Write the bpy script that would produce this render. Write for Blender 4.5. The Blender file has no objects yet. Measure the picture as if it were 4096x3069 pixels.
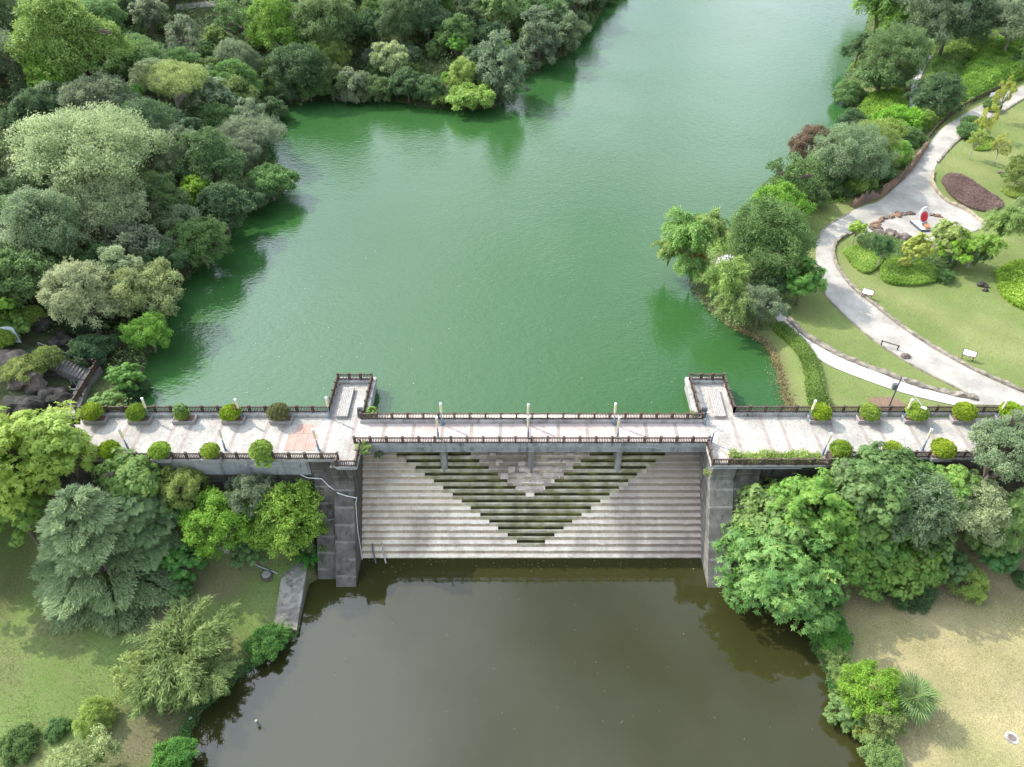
import bpy, bmesh, math, random
import numpy as np
from mathutils import Vector, Matrix
R_ = math.radians
scene = bpy.context.scene
col = scene.collection

# ------------------------------------------------------------------ camera
F = 3000.0; CX = 2080.0; CY = 1534.5; TH = R_(40.5)
CAM = (0.0, -59.55, 59.62)
cd = bpy.data.cameras.new("camera"); cam = bpy.data.objects.new("camera", cd); col.objects.link(cam)
cam.location = CAM; cam.rotation_euler = (R_(90) - TH, 0, 0)
cd.sensor_fit = 'HORIZONTAL'; cd.sensor_width = 36.0; cd.lens = 36.0 * F / 4096.0
cd.shift_x = -(CX - 2048.0) / 4096.0
cd.clip_start = 0.5; cd.clip_end = 3000
scene.camera = cam

# ------------------------------------------------------------------ sun, sky, exposure
SUNV = Vector((-3.0, 1.84, 3.3)).normalized()
SUN_EL = math.asin(SUNV.z); SUN_AZ = math.atan2(SUNV.x, SUNV.y)
sd = bpy.data.lights.new("sun", 'SUN'); sun = bpy.data.objects.new("sun", sd); col.objects.link(sun)
sd.energy = 3.3; sd.angle = R_(0.6); sd.color = (1.0, 0.935, 0.81)
sun.rotation_euler = SUNV.to_track_quat('Z', 'Y').to_euler(); sun.location = (0, 0, 120)
w = bpy.data.worlds.new("World"); scene.world = w; w.use_nodes = True
nt = w.node_tree; nt.nodes.clear()
def wn(t, **k):
    n = nt.nodes.new(t)
    for a, b in k.items(): setattr(n, a, b)
    return n
sky = wn('ShaderNodeTexSky', sky_type='NISHITA', sun_disc=False)
sky.sun_elevation = SUN_EL; sky.sun_rotation = SUN_AZ; sky.air_density = 1.2; sky.dust_density = 1.8; sky.ozone_density = 2.0
tc = wn('ShaderNodeTexCoord'); mp = wn('ShaderNodeMapping'); mp.inputs['Scale'].default_value = (1.6, 1.6, 3.2)
nz = wn('ShaderNodeTexNoise'); nz.inputs['Scale'].default_value = 1.5; nz.inputs['Detail'].default_value = 5
rp = wn('ShaderNodeValToRGB'); rp.color_ramp.elements[0].position = 0.40; rp.color_ramp.elements[1].position = 0.62
mx = wn('ShaderNodeMix', data_type='RGBA'); mx.inputs['B'].default_value = (12.0, 13.4, 15.2, 1)
bg = wn('ShaderNodeBackground'); bg.inputs['Strength'].default_value = 0.11; out = wn('ShaderNodeOutputWorld')
L = nt.links.new
L(tc.outputs['Generated'], mp.inputs['Vector']); L(mp.outputs[0], nz.inputs['Vector']); L(nz.outputs['Fac'], rp.inputs[0])
# the hazy brightening of the sky round the sun
dt = wn('ShaderNodeVectorMath', operation='DOT_PRODUCT'); dt.inputs[1].default_value = SUNV; L(tc.outputs['Generated'], dt.inputs[0])
mr = wn('ShaderNodeMapRange', interpolation_type='SMOOTHSTEP'); mr.inputs['From Min'].default_value = 0.66; mr.inputs['From Max'].default_value = 0.96; L(dt.outputs['Value'], mr.inputs['Value'])
gl = wn('ShaderNodeMix', data_type='RGBA', blend_type='ADD'); gl.inputs['B'].default_value = (15.0, 16.0, 19.0, 1); L(mr.outputs['Result'], gl.inputs['Factor']); L(mx.outputs['Result'], gl.inputs['A'])
L(rp.outputs[0], mx.inputs['Factor']); L(sky.outputs[0], mx.inputs['A']); L(gl.outputs['Result'], bg.inputs['Color']); L(bg.outputs[0], out.inputs[0])
scene.view_settings.view_transform = 'Standard'; scene.view_settings.look = 'None'
scene.view_settings.gamma = 1; scene.view_settings.exposure = 0.72

# ------------------------------------------------------------------ picture -> world
c_, s_ = math.cos(TH), math.sin(TH)
KD = 4096.0 / 2212.0
def P(x, y, z):
    a = (x - CX) / F; b = (y - CY) / F
    d = (a, c_ - b * s_, -s_ - b * c_); t = (z - CAM[2]) / d[2]
    return Vector((CAM[0] + t * d[0], CAM[1] + t * d[1], z))
def proj(X, Y, Z):
    X = X - CAM[0]; Y = Y - CAM[1]; Z = Z - CAM[2]
    zc = Y * c_ - Z * s_; yc = -Y * s_ - Z * c_
    return CX + F * X / zc, CY + F * yc / zc, zc
ZW = -1.3; ZP = -12.5

# ------------------------------------------------------------------ objects
def tag(o, label=None, cat=None, group=None, kind=None):
    if label: o['label'] = label
    if cat: o['category'] = cat
    if group: o['group'] = group
    if kind: o['kind'] = kind
    return o
def thing(name, label, cat, loc=(0, 0, 0), group=None, rz=0.0):
    o = bpy.data.objects.new(name, None); col.objects.link(o)
    o.location = loc; o.rotation_euler = (0, 0, rz); o.empty_display_size = 0.2
    return tag(o, label, cat, group)
class MB:
    def __init__(self): self.v = []; self.f = []
    def add(self, vs, fs):
        n = len(self.v); self.v += [tuple(v) for v in vs]; self.f += [tuple(i + n for i in f) for f in fs]; return self
    def box(self, x0, x1, y0, y1, z0, z1):
        return self.add([(x0,y0,z0),(x1,y0,z0),(x1,y1,z0),(x0,y1,z0),(x0,y0,z1),(x1,y0,z1),(x1,y1,z1),(x0,y1,z1)],
                 [(3,2,1,0),(4,5,6,7),(0,1,5,4),(1,2,6,5),(2,3,7,6),(3,0,4,7)])
    def bar(self, a, b, w, h, up=(0, 0, 1)):
        a = Vector(a); b = Vector(b); d = (b - a).normalized(); up = Vector(up)
        s = d.cross(up)
        if s.length < 1e-4: s = d.cross(Vector((0, 1, 0)))
        s.normalize(); u = s.cross(d).normalized(); s *= w / 2; u *= h / 2
        vs = [a - s - u, a + s - u, a + s + u, a - s + u, b - s - u, b + s - u, b + s + u, b - s + u]
        return self.add(vs, [(0,1,2,3),(7,6,5,4),(0,4,5,1),(1,5,6,2),(2,6,7,3),(3,7,4,0)])
    def tube(self, pts, rad, n=8, cap=True):
        pts = [Vector(p) for p in pts]
        if not hasattr(rad, '__len__'): rad = [rad] * len(pts)
        base = len(self.v); ref = Vector((0.31, 0.17, 0.9))
        for i, p in enumerate(pts):
            d = (pts[min(i + 1, len(pts) - 1)] - pts[max(i - 1, 0)])
            d = d.normalized() if d.length > 1e-6 else Vector((0, 0, 1))
            s = d.cross(ref)
            if s.length < 1e-3: s = d.cross(Vector((1, 0, 0)))
            s.normalize(); u = s.cross(d)
            for k in range(n):
                a = 2 * math.pi * k / n; q = p + (s * math.cos(a) + u * math.sin(a)) * rad[i]; self.v.append(tuple(q))
        for i in range(len(pts) - 1):
            for k in range(n):
                k2 = (k + 1) % n; o = base + i * n
                self.f.append((o + k, o + k2, o + n + k2, o + n + k))
        if cap:
            self.f.append(tuple(base + k for k in range(n))[::-1]); o = base + (len(pts) - 1) * n
            self.f.append(tuple(o + k for k in range(n)))
        return self
    def lathe(self, c, prof, n=20, sx=1.0, sy=1.0):
        base = len(self.v)
        for r, z in prof:
            for k in range(n):
                a = 2 * math.pi * k / n; self.v.append((c[0] + r * sx * math.cos(a), c[1] + r * sy * math.sin(a), c[2] + z))
        for i in range(len(prof) - 1):
            for k in range(n):
                k2 = (k + 1) % n; o = base + i * n
                self.f.append((o + k, o + k2, o + n + k2, o + n + k))
        self.f.append(tuple(base + k for k in range(n))[::-1]); o = base + (len(prof) - 1) * n
        self.f.append(tuple(o + k for k in range(n)))
        return self
    def prism_x(self, prof, x0, x1):      # (Y,Z) outline pulled along X
        n = len(prof); vs = [(x0, y, z) for y, z in prof] + [(x1, y, z) for y, z in prof]
        fs = [tuple(range(n))[::-1], tuple(range(n, 2 * n))] + [(i, (i + 1) % n, n + (i + 1) % n, n + i) for i in range(n)]
        return self.add(vs, fs)
    def prism_z(self, prof, z0, z1):      # (X,Y) outline pulled along Z
        n = len(prof); vs = [(x, y, z0) for x, y in prof] + [(x, y, z1) for x, y in prof]
        fs = [tuple(range(n))[::-1], tuple(range(n, 2 * n))] + [(i, (i + 1) % n, n + (i + 1) % n, n + i) for i in range(n)]
        return self.add(vs, fs)
    def build(self, name, mat, parent=None, bevel=0.0, smooth=False, world=True):
        me = bpy.data.meshes.new(name); off = Vector((0, 0, 0))
        if parent is not None and world:
            p = parent
            while p is not None: off = off + Vector(p.location); p = p.parent
        me.from_pydata([tuple(Vector(v) - off) for v in self.v], [], self.f); me.update()
        b = bmesh.new(); b.from_mesh(me); bmesh.ops.recalc_face_normals(b, faces=b.faces); b.to_mesh(me); b.free()
        if smooth: me.polygons.foreach_set('use_smooth', [True] * len(me.polygons))
        me.materials.append(mat)
        o = bpy.data.objects.new(name, me); col.objects.link(o)
        if parent is not None: o.parent = parent
        if bevel:
            m = o.modifiers.new('bevel', 'BEVEL'); m.width = bevel; m.segments = 1; m.limit_method = 'ANGLE'
        return o
def np_mesh(name, V, Fq, mats, attr=None, smooth=False):
    me = bpy.data.meshes.new(name); V = np.asarray(V, np.float32); Fq = np.asarray(Fq, np.int32); k = Fq.shape[1]
    me.vertices.add(len(V)); me.vertices.foreach_set('co', V.ravel())
    me.loops.add(Fq.size); me.loops.foreach_set('vertex_index', Fq.ravel())
    me.polygons.add(len(Fq)); me.polygons.foreach_set('loop_start', np.arange(len(Fq), dtype=np.int32) * k)
    me.polygons.foreach_set('loop_total', np.full(len(Fq), k, np.int32))
    if smooth: me.polygons.foreach_set('use_smooth', np.ones(len(Fq), bool))
    for m in (mats if isinstance(mats, (list, tuple)) else [mats]): me.materials.append(m)
    me.update(calc_edges=True)
    if attr is not None:
        at = me.attributes.new('tint', 'FLOAT', 'FACE'); at.data.foreach_set('value', np.asarray(attr, np.float32))
    me.validate(); return me
def link(name, me, parent=None, loc=(0, 0, 0)):
    o = bpy.data.objects.new(name, me); col.objects.link(o); o.location = loc
    if parent is not None: o.parent = parent
    return o

# ------------------------------------------------------------------ materials
class NT:
    def __init__(self, name):
        self.m = bpy.data.materials.new(name); self.m.use_nodes = True; self.t = self.m.node_tree
        self.b = self.t.nodes['Principled BSDF']; self.out = self.t.nodes['Material Output']
        self.pos = None
    def n(self, t, **k):
        x = self.t.nodes.new(t)
        for a, b in k.items(): setattr(x, a, b)
        return x
    def l(self, a, b): self.t.links.new(a, b)
    def geo(self, scale=(1, 1, 1), obj=False):
        if obj: src = self.n('ShaderNodeTexCoord').outputs['Object']
        else: src = self.n('ShaderNodeNewGeometry').outputs['Position']
        if scale == (1, 1, 1): return src
        m = self.n('ShaderNodeMapping'); m.inputs['Scale'].default_value = scale; self.l(src, m.inputs['Vector']); return m.outputs[0]
    def noise(self, scale, detail=4, stretch=(1, 1, 1), rough=0.55, obj=False, dist=0.0):
        x = self.n('ShaderNodeTexNoise'); x.inputs['Scale'].default_value = scale; x.inputs['Detail'].default_value = detail
        x.inputs['Roughness'].default_value = rough; x.inputs['Distortion'].default_value = dist
        self.l(self.geo(stretch, obj), x.inputs['Vector']); return x.outputs['Fac']
    def ramp(self, fac, lo, hi, a=(0, 0, 0, 1), b=(1, 1, 1, 1)):
        r = self.n('ShaderNodeValToRGB'); r.color_ramp.elements[0].position = lo; r.color_ramp.elements[1].position = hi
        r.color_ramp.elements[0].color = a; r.color_ramp.elements[1].color = b; self.l(fac, r.inputs[0]); return r.outputs[0]
    def mix(self, fac, a, b, mode='MIX'):
        x = self.n('ShaderNodeMix', data_type='RGBA', blend_type=mode)
        for s, v in (('Factor', fac), ('A', a), ('B', b)):
            if isinstance(v, (int, float)): x.inputs[s].default_value = v
            elif isinstance(v, (tuple, list)): x.inputs[s].default_value = (*v[:3], 1)
            else: self.l(v, x.inputs[s])
        return x.outputs['Result']
    def math(self, op, a, b=0.0):
        x = self.n('ShaderNodeMath', operation=op)
        for i, v in enumerate((a, b)):
            if isinstance(v, (int, float)): x.inputs[i].default_value = v
            else: self.l(v, x.inputs[i])
        return x.outputs[0]
    def bump(self, h, strength=0.5, dist=0.05):
        x = self.n('ShaderNodeBump'); x.inputs['Strength'].default_value = strength; x.inputs['Distance'].default_value = dist
        self.l(h, x.inputs['Height']); self.l(x.outputs[0], self.b.inputs['Normal']); return x
    def base(self, c, rough=0.8, spec=0.3):
        if isinstance(c, (tuple, list)): self.b.inputs['Base Color'].default_value = (*c[:3], 1)
        else: self.l(c, self.b.inputs['Base Color'])
        self.b.inputs['Roughness'].default_value = rough; self.b.inputs['Specular IOR Level'].default_value = spec
        return self.m
def rough_mat(name, c1, c2, scale=2.0, rough=0.85, bump=0.4, bscale=12, spec=0.25, lo=0.35, hi=0.65, obj=False):
    t = NT(name); c = t.mix(t.ramp(t.noise(scale, 6, obj=obj), lo, hi), c1, c2)
    c = t.mix(t.math('MULTIPLY', t.noise(bscale, 3, obj=obj), 0.35), c, tuple(v * 0.6 for v in c1))
    t.bump(t.noise(bscale, 4, obj=obj), bump, 0.04); return t.base(c, rough, spec)
def concrete(name, light, mid, dark, amt=0.5, streak=True, scale=0.6, line=False):
    t = NT(name)
    c = t.mix(t.ramp(t.noise(scale, 7, rough=0.62), 0.36, 0.64), mid, light)
    if streak:
        s = t.ramp(t.noise(1.1, 4, (1.6, 1.6, 0.10), 0.55), 0.60 - 0.22 * amt, 0.78 - 0.10 * amt)
        s2 = t.ramp(t.noise(0.35, 5), 0.35, 0.6)
        c = t.mix(t.mix(0.6, s, s2, 'MULTIPLY'), c, dark)
    else:
        c = t.mix(t.math('MULTIPLY', t.ramp(t.noise(0.5, 7, rough=0.7), 0.62 - 0.2 * amt, 0.78 - 0.1 * amt), 0.7), c, dark)
    c = t.mix(t.math('MULTIPLY', t.ramp(t.noise(9, 4), 0.45, 0.75), 0.15), c, dark)
    if line:                       # pale patched pour joints, level bands
        g = t.n('ShaderNodeSeparateXYZ'); t.l(t.geo(), g.inputs[0])
        z = t.math('ADD', g.outputs['Z'], t.math('MULTIPLY', t.noise(1.2, 3), 0.30))
        f = t.math('FRACT', t.math('MULTIPLY', z, 0.62))
        j = t.ramp(f, 0.84, 0.93)
        c = t.mix(t.math('MULTIPLY', j, t.math('MULTIPLY', t.ramp(t.noise(0.9, 5, (1, 1, .5)), 0.40, 0.52), 0.75)), c, tuple(min(1, v * 1.5) for v in light))
    t.bump(t.noise(14, 5), 0.35, 0.03); return t.base(c, 0.9, 0.2)
M = {}
M['deck'] = None
def deck_mat(name, a, b, crack):
    t = NT(name)
    v = t.n('ShaderNodeTexVoronoi', feature='DISTANCE_TO_EDGE'); v.inputs['Scale'].default_value = 1.5
    wob = t.n('ShaderNodeVectorMath', operation='ADD'); t.l(t.geo(), wob.inputs[0])
    nn = t.n('ShaderNodeTexNoise'); nn.inputs['Scale'].default_value = 1.3; t.l(t.geo(), nn.inputs['Vector'])
    sc = t.n('ShaderNodeVectorMath', operation='SCALE'); sc.inputs['Scale'].default_value = 0.5; t.l(nn.outputs['Color'], sc.inputs[0]); t.l(sc.outputs[0], wob.inputs[1])
    t.l(wob.outputs[0], v.inputs['Vector'])
    c = t.mix(t.ramp(t.noise(0.28, 6, rough=0.65), 0.38, 0.62), a, b)
    e = t.ramp(v.outputs['Distance'], 0.015, 0.05, (1, 1, 1, 1), (0, 0, 0, 1))
    c = t.mix(t.math('MULTIPLY', e, crack), c, (0.16, 0.15, 0.14))
    c = t.mix(t.math('MULTIPLY', t.ramp(t.noise(1.1, 8, rough=0.75), 0.52, 0.72), 0.5), c, (0.26, 0.25, 0.24))
    c = t.mix(t.math('MULTIPLY', t.ramp(t.noise(6, 5), 0.5, 0.8), 0.30), c, (0.22, 0.21, 0.20))
    t.bump(t.noise(10, 3), 0.2, 0.02); return t.base(c, 0.85, 0.2)
M['deck'] = deck_mat('stamped_concrete', (0.30, 0.282, 0.25), (0.445, 0.42, 0.375), 0.55)
M['pink_paver'] = deck_mat('pink_paving', (0.39, 0.315, 0.285), (0.48, 0.415, 0.38), 0.18)
M['band'] = rough_mat('brown_band_paving', (0.27, 0.23, 0.20), (0.36, 0.31, 0.28), 1.5, 0.85, 0.2)
M['conc'] = concrete('weathered_concrete', (0.34, 0.33, 0.30), (0.22, 0.21, 0.19), (0.055, 0.053, 0.05), 0.5)
M['conc_dark'] = concrete('blackened_concrete', (0.135, 0.126, 0.108), (0.082, 0.076, 0.065), (0.026, 0.024, 0.020), 0.62, line=True)
M['conc_wing'] = concrete('grey_wing_concrete', (0.23, 0.218, 0.188), (0.135, 0.127, 0.108), (0.06, 0.058, 0.055), 0.45, line=True)
M['kerb'] = concrete('pale_kerb_concrete', (0.42, 0.41, 0.38), (0.28, 0.27, 0.25), (0.09, 0.087, 0.08), 0.45)
M['beam'] = concrete('beam_concrete', (0.36, 0.37, 0.36), (0.25, 0.26, 0.25), (0.07, 0.07, 0.068), 0.45)
def spill_mat():
    t = NT('spillway_concrete')
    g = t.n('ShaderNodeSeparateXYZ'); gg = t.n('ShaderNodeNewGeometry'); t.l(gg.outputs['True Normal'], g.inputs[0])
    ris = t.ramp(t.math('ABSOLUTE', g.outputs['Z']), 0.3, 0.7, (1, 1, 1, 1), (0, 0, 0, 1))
    # skylight contrast painted into colour: treads paler, risers darker; risers also streaked
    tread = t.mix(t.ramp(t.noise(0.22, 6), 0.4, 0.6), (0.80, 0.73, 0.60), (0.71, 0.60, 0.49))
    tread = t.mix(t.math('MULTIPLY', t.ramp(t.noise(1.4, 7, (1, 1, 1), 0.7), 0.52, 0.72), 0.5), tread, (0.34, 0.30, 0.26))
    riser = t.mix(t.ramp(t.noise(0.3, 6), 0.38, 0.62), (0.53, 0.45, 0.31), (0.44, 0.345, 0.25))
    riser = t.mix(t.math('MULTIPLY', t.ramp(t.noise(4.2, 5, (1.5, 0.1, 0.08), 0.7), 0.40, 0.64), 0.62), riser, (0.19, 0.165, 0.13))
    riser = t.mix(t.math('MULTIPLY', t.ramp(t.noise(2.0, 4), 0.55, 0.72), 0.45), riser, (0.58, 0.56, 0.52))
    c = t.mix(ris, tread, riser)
    # broad dirty run-off patches, darkest on the right and round the centre piers
    c = t.mix(t.math('MULTIPLY', t.ramp(t.noise(0.17, 7, (1, .6, .6), 0.66), 0.47, 0.64), 0.66), c, (0.17, 0.14, 0.115))
    p = t.n('ShaderNodeSeparateXYZ'); t.l(t.geo(), p.inputs[0])
    rgt = t.ramp(t.math('ADD', t.math('MULTIPLY', p.outputs['X'], 0.04), t.math('MULTIPLY', t.noise(0.5, 6, (1, .25, .25), .65), 0.9)), 0.75, 1.25)
    c = t.mix(t.math('MULTIPLY', rgt, 0.55), c, (0.19, 0.155, 0.14))
    t.bump(t.noise(9, 5), 0.5, 0.05); return t.base(c, 0.85, 0.25)
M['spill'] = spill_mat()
M['rubble'] = rough_mat('rough_pink_facing', (0.42, 0.34, 0.29), (0.66, 0.58, 0.50), 0.9, 0.9, 0.9, 5)
M['lip'] = rough_mat('mossy_lip', (0.25, 0.235, 0.13), (0.60, 0.55, 0.42), 0.8, 0.85, 0.5, 7)
M['moss'] = rough_mat('mossy_trough', (0.075, 0.070, 0.030), (0.27, 0.265, 0.055), 0.6, 0.6, 0.6, 9, lo=0.45, hi=0.72)
M['wood'] = rough_mat('brown_railing', (0.070, 0.050, 0.040), (0.130, 0.098, 0.078), 3, 0.8, 0.3, 20)
M['wood_light'] = rough_mat('weathered_bench', (0.30, 0.28, 0.25), (0.44, 0.42, 0.39), 4, 0.85, 0.3, 20)
M['bench_red'] = rough_mat('flaking_bench', (0.42, 0.26, 0.20), (0.46, 0.42, 0.38), 3, 0.85, 0.3, 15)
M['lamp_blue'] = rough_mat('blue_grey_post', (0.13, 0.19, 0.25), (0.20, 0.27, 0.34), 4, 0.5, 0.05, 20, 0.4)
M['lamp_cream'] = rough_mat('cream_lantern', (0.66, 0.57, 0.36), (0.72, 0.64, 0.44), 3, 0.4, 0.0, 20, 0.4)
M['white'] = rough_mat('white_paint', (0.72, 0.72, 0.72), (0.8, 0.8, 0.79), 3, 0.5, 0.05, 20, 0.4)
M['pale_blue'] = rough_mat('pale_sheet', (0.50, 0.58, 0.64), (0.60, 0.67, 0.72), 1.5, 0.5, 0.1, 6, 0.4)
M['metal_dark'] = rough_mat('dark_grey_metal', (0.07, 0.08, 0.09), (0.11, 0.12, 0.13), 4, 0.5, 0.05, 20, 0.5)
M['steel'] = rough_mat('pale_steel', (0.34, 0.38, 0.42), (0.46, 0.50, 0.54), 4, 0.4, 0.05, 20, 0.5)
M['rust'] = rough_mat('pink_brown_hatch', (0.36, 0.23, 0.18), (0.44, 0.30, 0.25), 1.2, 0.7, 0.2, 12)
M['soil'] = rough_mat('planter_soil', (0.16, 0.105, 0.07), (0.25, 0.17, 0.12), 5, 0.95, 0.6, 14)
M['planter'] = rough_mat('planter_concrete', (0.27, 0.255, 0.245), (0.36, 0.34, 0.325), 1.5, 0.9, 0.3, 12)
M['path'] = deck_mat('pale_path', (0.275, 0.258, 0.222), (0.40, 0.376, 0.328), 0.28)
M['path_pink'] = deck_mat('pinkish_path', (0.43, 0.40, 0.38), (0.52, 0.50, 0.48), 0.2)
M['stone'] = rough_mat('grey_brown_stone', (0.15, 0.13, 0.105), (0.33, 0.29, 0.23), 1.2, 0.92, 0.9, 5)
M['stone_tan'] = rough_mat('tan_stone', (0.20, 0.165, 0.12), (0.44, 0.37, 0.27), 0.9, 0.92, 0.8, 4)
M['rock_rust'] = rough_mat('rusty_rock', (0.12, 0.095, 0.08), (0.27, 0.155, 0.10), 0.7, 0.92, 1.0, 3)
M['rock'] = rough_mat('grey_rock', (0.026, 0.025, 0.022), (0.085, 0.078, 0.066), 0.9, 0.95, 1.0, 2.2)
M['rock_brown'] = rough_mat('brown_rock', (0.10, 0.082, 0.07), (0.24, 0.195, 0.165), 0.8, 0.92, 1.0, 3)
M['stair'] = concrete('stair_concrete', (0.23, 0.215, 0.20), (0.17, 0.16, 0.15), (0.09, 0.085, 0.08), 0.4, False)
M['red'] = rough_mat('red_enamel', (0.55, 0.02, 0.03), (0.62, 0.04, 0.05), 3, 0.35, 0.1, 12, 0.5)
M['orange'] = rough_mat('orange_brown_wood', (0.38, 0.15, 0.06), (0.48, 0.22, 0.10), 3, 0.6, 0.2, 14)
M['black'] = rough_mat('black_fabric', (0.010, 0.010, 0.012), (0.022, 0.022, 0.025), 5, 0.9, 0.2, 30)
M['skin'] = rough_mat('skin', (0.42, 0.26, 0.19), (0.47, 0.30, 0.22), 5, 0.6, 0.0)
M['hair'] = rough_mat('black_hair', (0.012, 0.010, 0.009), (0.025, 0.02, 0.018), 9, 0.7, 0.3, 40)
M['yellow'] = rough_mat('yellow_cloth', (0.60, 0.50, 0.08), (0.66, 0.56, 0.12), 5, 0.8, 0.1)
M['bark'] = rough_mat('grey_brown_bark', (0.11, 0.085, 0.065), (0.22, 0.18, 0.145), 3, 0.95, 0.7, 10, obj=True)
M['bark_pale'] = rough_mat('pale_bark', (0.30, 0.26, 0.22), (0.44, 0.40, 0.35), 3, 0.95, 0.5, 10, obj=True)
M['panel'] = rough_mat('white_panel', (0.70, 0.70, 0.71), (0.78, 0.78, 0.78), 2, 0.4, 0.0, 20, 0.4)
M['panel_red'] = rough_mat('red_print', (0.55, 0.12, 0.14), (0.62, 0.2, 0.2), 6, 0.5, 0.0)

def leaf_mat(name, a, b, trans=0.36, c=None, rough=0.55):
    t = NT(name); at = t.n('ShaderNodeAttribute', attribute_name='tint')
    col_ = t.mix(t.ramp(at.outputs['Fac'], 0.1, 0.9), a, b)
    if c is not None: col_ = t.mix(t.ramp(at.outputs['Fac'], 0.86, 0.93), col_, c)
    oi = t.n('ShaderNodeObjectInfo'); hs = t.n('ShaderNodeHueSaturation')
    t.l(t.math('ADD', t.math('MULTIPLY', oi.outputs['Random'], 0.030), 0.478), hs.inputs['Hue'])
    t.l(t.math('ADD', t.math('MULTIPLY', t.math('FRACT', t.math('MULTIPLY', oi.outputs['Random'], 7.31)), 0.26), 0.90), hs.inputs['Value'])
    t.l(t.math('ADD', t.math('MULTIPLY', t.math('FRACT', t.math('MULTIPLY', oi.outputs['Random'], 3.77)), 0.18), 0.90), hs.inputs['Saturation'])
    t.l(col_, hs.inputs['Color']); t.l(hs.outputs[0], t.b.inputs['Base Color'])
    t.b.inputs['Roughness'].default_value = rough; t.b.inputs['Specular IOR Level'].default_value = 0.35
    tr = t.n('ShaderNodeBsdfTranslucent'); br = t.n('ShaderNodeHueSaturation'); br.inputs['Value'].default_value = 1.5; br.inputs['Hue'].default_value = 0.485
    t.l(hs.outputs[0], br.inputs['Color']); t.l(br.outputs[0], tr.inputs[0])
    ms = t.n('ShaderNodeMixShader'); ms.inputs[0].default_value = trans
    t.l(t.b.outputs[0], ms.inputs[1]); t.l(tr.outputs[0], ms.inputs[2]); t.l(ms.outputs[0], t.out.inputs[0])
    return t.m
LM = {
 'palelime': leaf_mat('pale_lime_leaf', (0.165, 0.250, 0.075), (0.370, 0.470, 0.185)),
 'deadweed': leaf_mat('dead_weed', (0.16, 0.135, 0.05), (0.36, 0.30, 0.13)),
 'hedge': leaf_mat('hedge_leaf', (0.095, 0.185, 0.022), (0.235, 0.37, 0.055)),
 'under': leaf_mat('undergrowth_leaf', (0.050, 0.100, 0.034), (0.143, 0.218, 0.069)),
 'dark': leaf_mat('dark_green_leaf', (0.050, 0.106, 0.042), (0.130, 0.224, 0.085)),
 'mid': leaf_mat('mid_green_leaf', (0.074, 0.153, 0.045), (0.186, 0.313, 0.098)),
 'grey': leaf_mat('grey_green_leaf', (0.118, 0.177, 0.095), (0.279, 0.354, 0.196)),
 'pale': leaf_mat('pale_green_leaf', (0.205, 0.271, 0.127), (0.422, 0.496, 0.265)),
 'bright': leaf_mat('bright_green_leaf', (0.105, 0.230, 0.036), (0.247, 0.443, 0.076)),
 'lime': leaf_mat('lime_green_leaf', (.150,.265,.040), (.350,.490,.110)),
 'yellow': leaf_mat('yellow_green_leaf', (0.165, 0.25, 0.05), (0.36, 0.46, 0.135)),
 'gold': leaf_mat('golden_leaf', (.225,.300,.050), (.430,.500,.130)),
 'star': leaf_mat('fresh_green_leaf', (.075,.190,.036), (.225,.385,.085), c=(0.36, 0.38, 0.06)),
 'cedar': leaf_mat('blue_green_needle', (.095,.175,.070), (.340,.455,.215), 0.25),
 'feather':leaf_mat('soft_green_needle', (0.193, 0.301, 0.096), (0.352, 0.478, 0.165), 0.2),
 'bamboo': leaf_mat('bamboo_leaf', (0.105, 0.224, 0.048), (0.298, 0.460, 0.122)),
 'reed': leaf_mat('straw_green_reed', (.095,.190,.045), (.275,.385,.130)),
 'brown':  leaf_mat('dry_orange_leaf',   (0.284, 0.180, 0.039), (0.483, 0.300, 0.065)),
 'red': leaf_mat('red_brown_leaf', (.145,.105,.055), (.290,.195,.115)),
 'purple': leaf_mat('purple_leaf', (.190,.135,.110), (.330,.245,.200)),
 'olive': leaf_mat('olive_leaf', (0.105, 0.171, 0.048), (0.242, 0.336, 0.101)),
 'ball':   leaf_mat('clipped_leaf',      (0.135, 0.225, 0.021), (0.305, 0.427, 0.049), 0.2),
 'ball_dark': leaf_mat('dull_clipped_leaf', (0.106, 0.128, 0.034), (0.234, 0.225, 0.072), 0.2),
 'fern':   leaf_mat('deep_fern_leaf',    (0.053, 0.177, 0.041), (0.141, 0.336, 0.076)),
 'palm':   leaf_mat('palm_leaf',         (0.159, 0.266, 0.083), (0.387, 0.496, 0.179), 0.2),
}

# ------------------------------------------------------------------ shore lines (picture points at water level)
def world_poly(pts, z): return np.array([[*P(x * KD, y * KD, z)[:2]] for x, y in pts])
lake_left = [(292,905),(300,850),(315,790),(335,745),(360,690),(378,640),(398,612),(436,574),(486,514),(506,488),(540,458),(596,432),(622,405),(612,375),(585,348),(580,318),(578,285),(582,258),(600,232),
             (640,220),(700,214),(790,214),(870,222),(930,234),(1000,236),(1070,234),(1098,205),(1128,185),(1142,165),(1180,138),(1250,106),(1262,82),(1288,46),(1303,18),(1322,-4)]
lake_right = [(1888,-4),(1880,30),(1868,70),(1852,105),(1835,150),(1815,185),(1832,222),(1852,255),(1868,280),(1815,300),(1770,330),(1715,355),(1672,390),(1655,430),(1640,470),(1560,500),(1500,530),(1490,600),(1500,640),(1530,672),
              (1572,705),(1622,728),(1652,748),(1668,775),(1680,810),(1690,850),(1702,892)]
LAKE = np.vstack([[[-49.5, 3.2]], world_poly(lake_left, ZW), [[40, 240], [75, 330], [120, 430], [190, 430], [150, 320], [118, 240]], world_poly(lake_right, ZW), [[35.5, 3.2]]])
pond_left = [(690,1200),(690,1250),(668,1262),(645,1368),(610,1402),(560,1432),(520,1462),(480,1502),(432,1540),(412,1585),(412,1665)]
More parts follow.
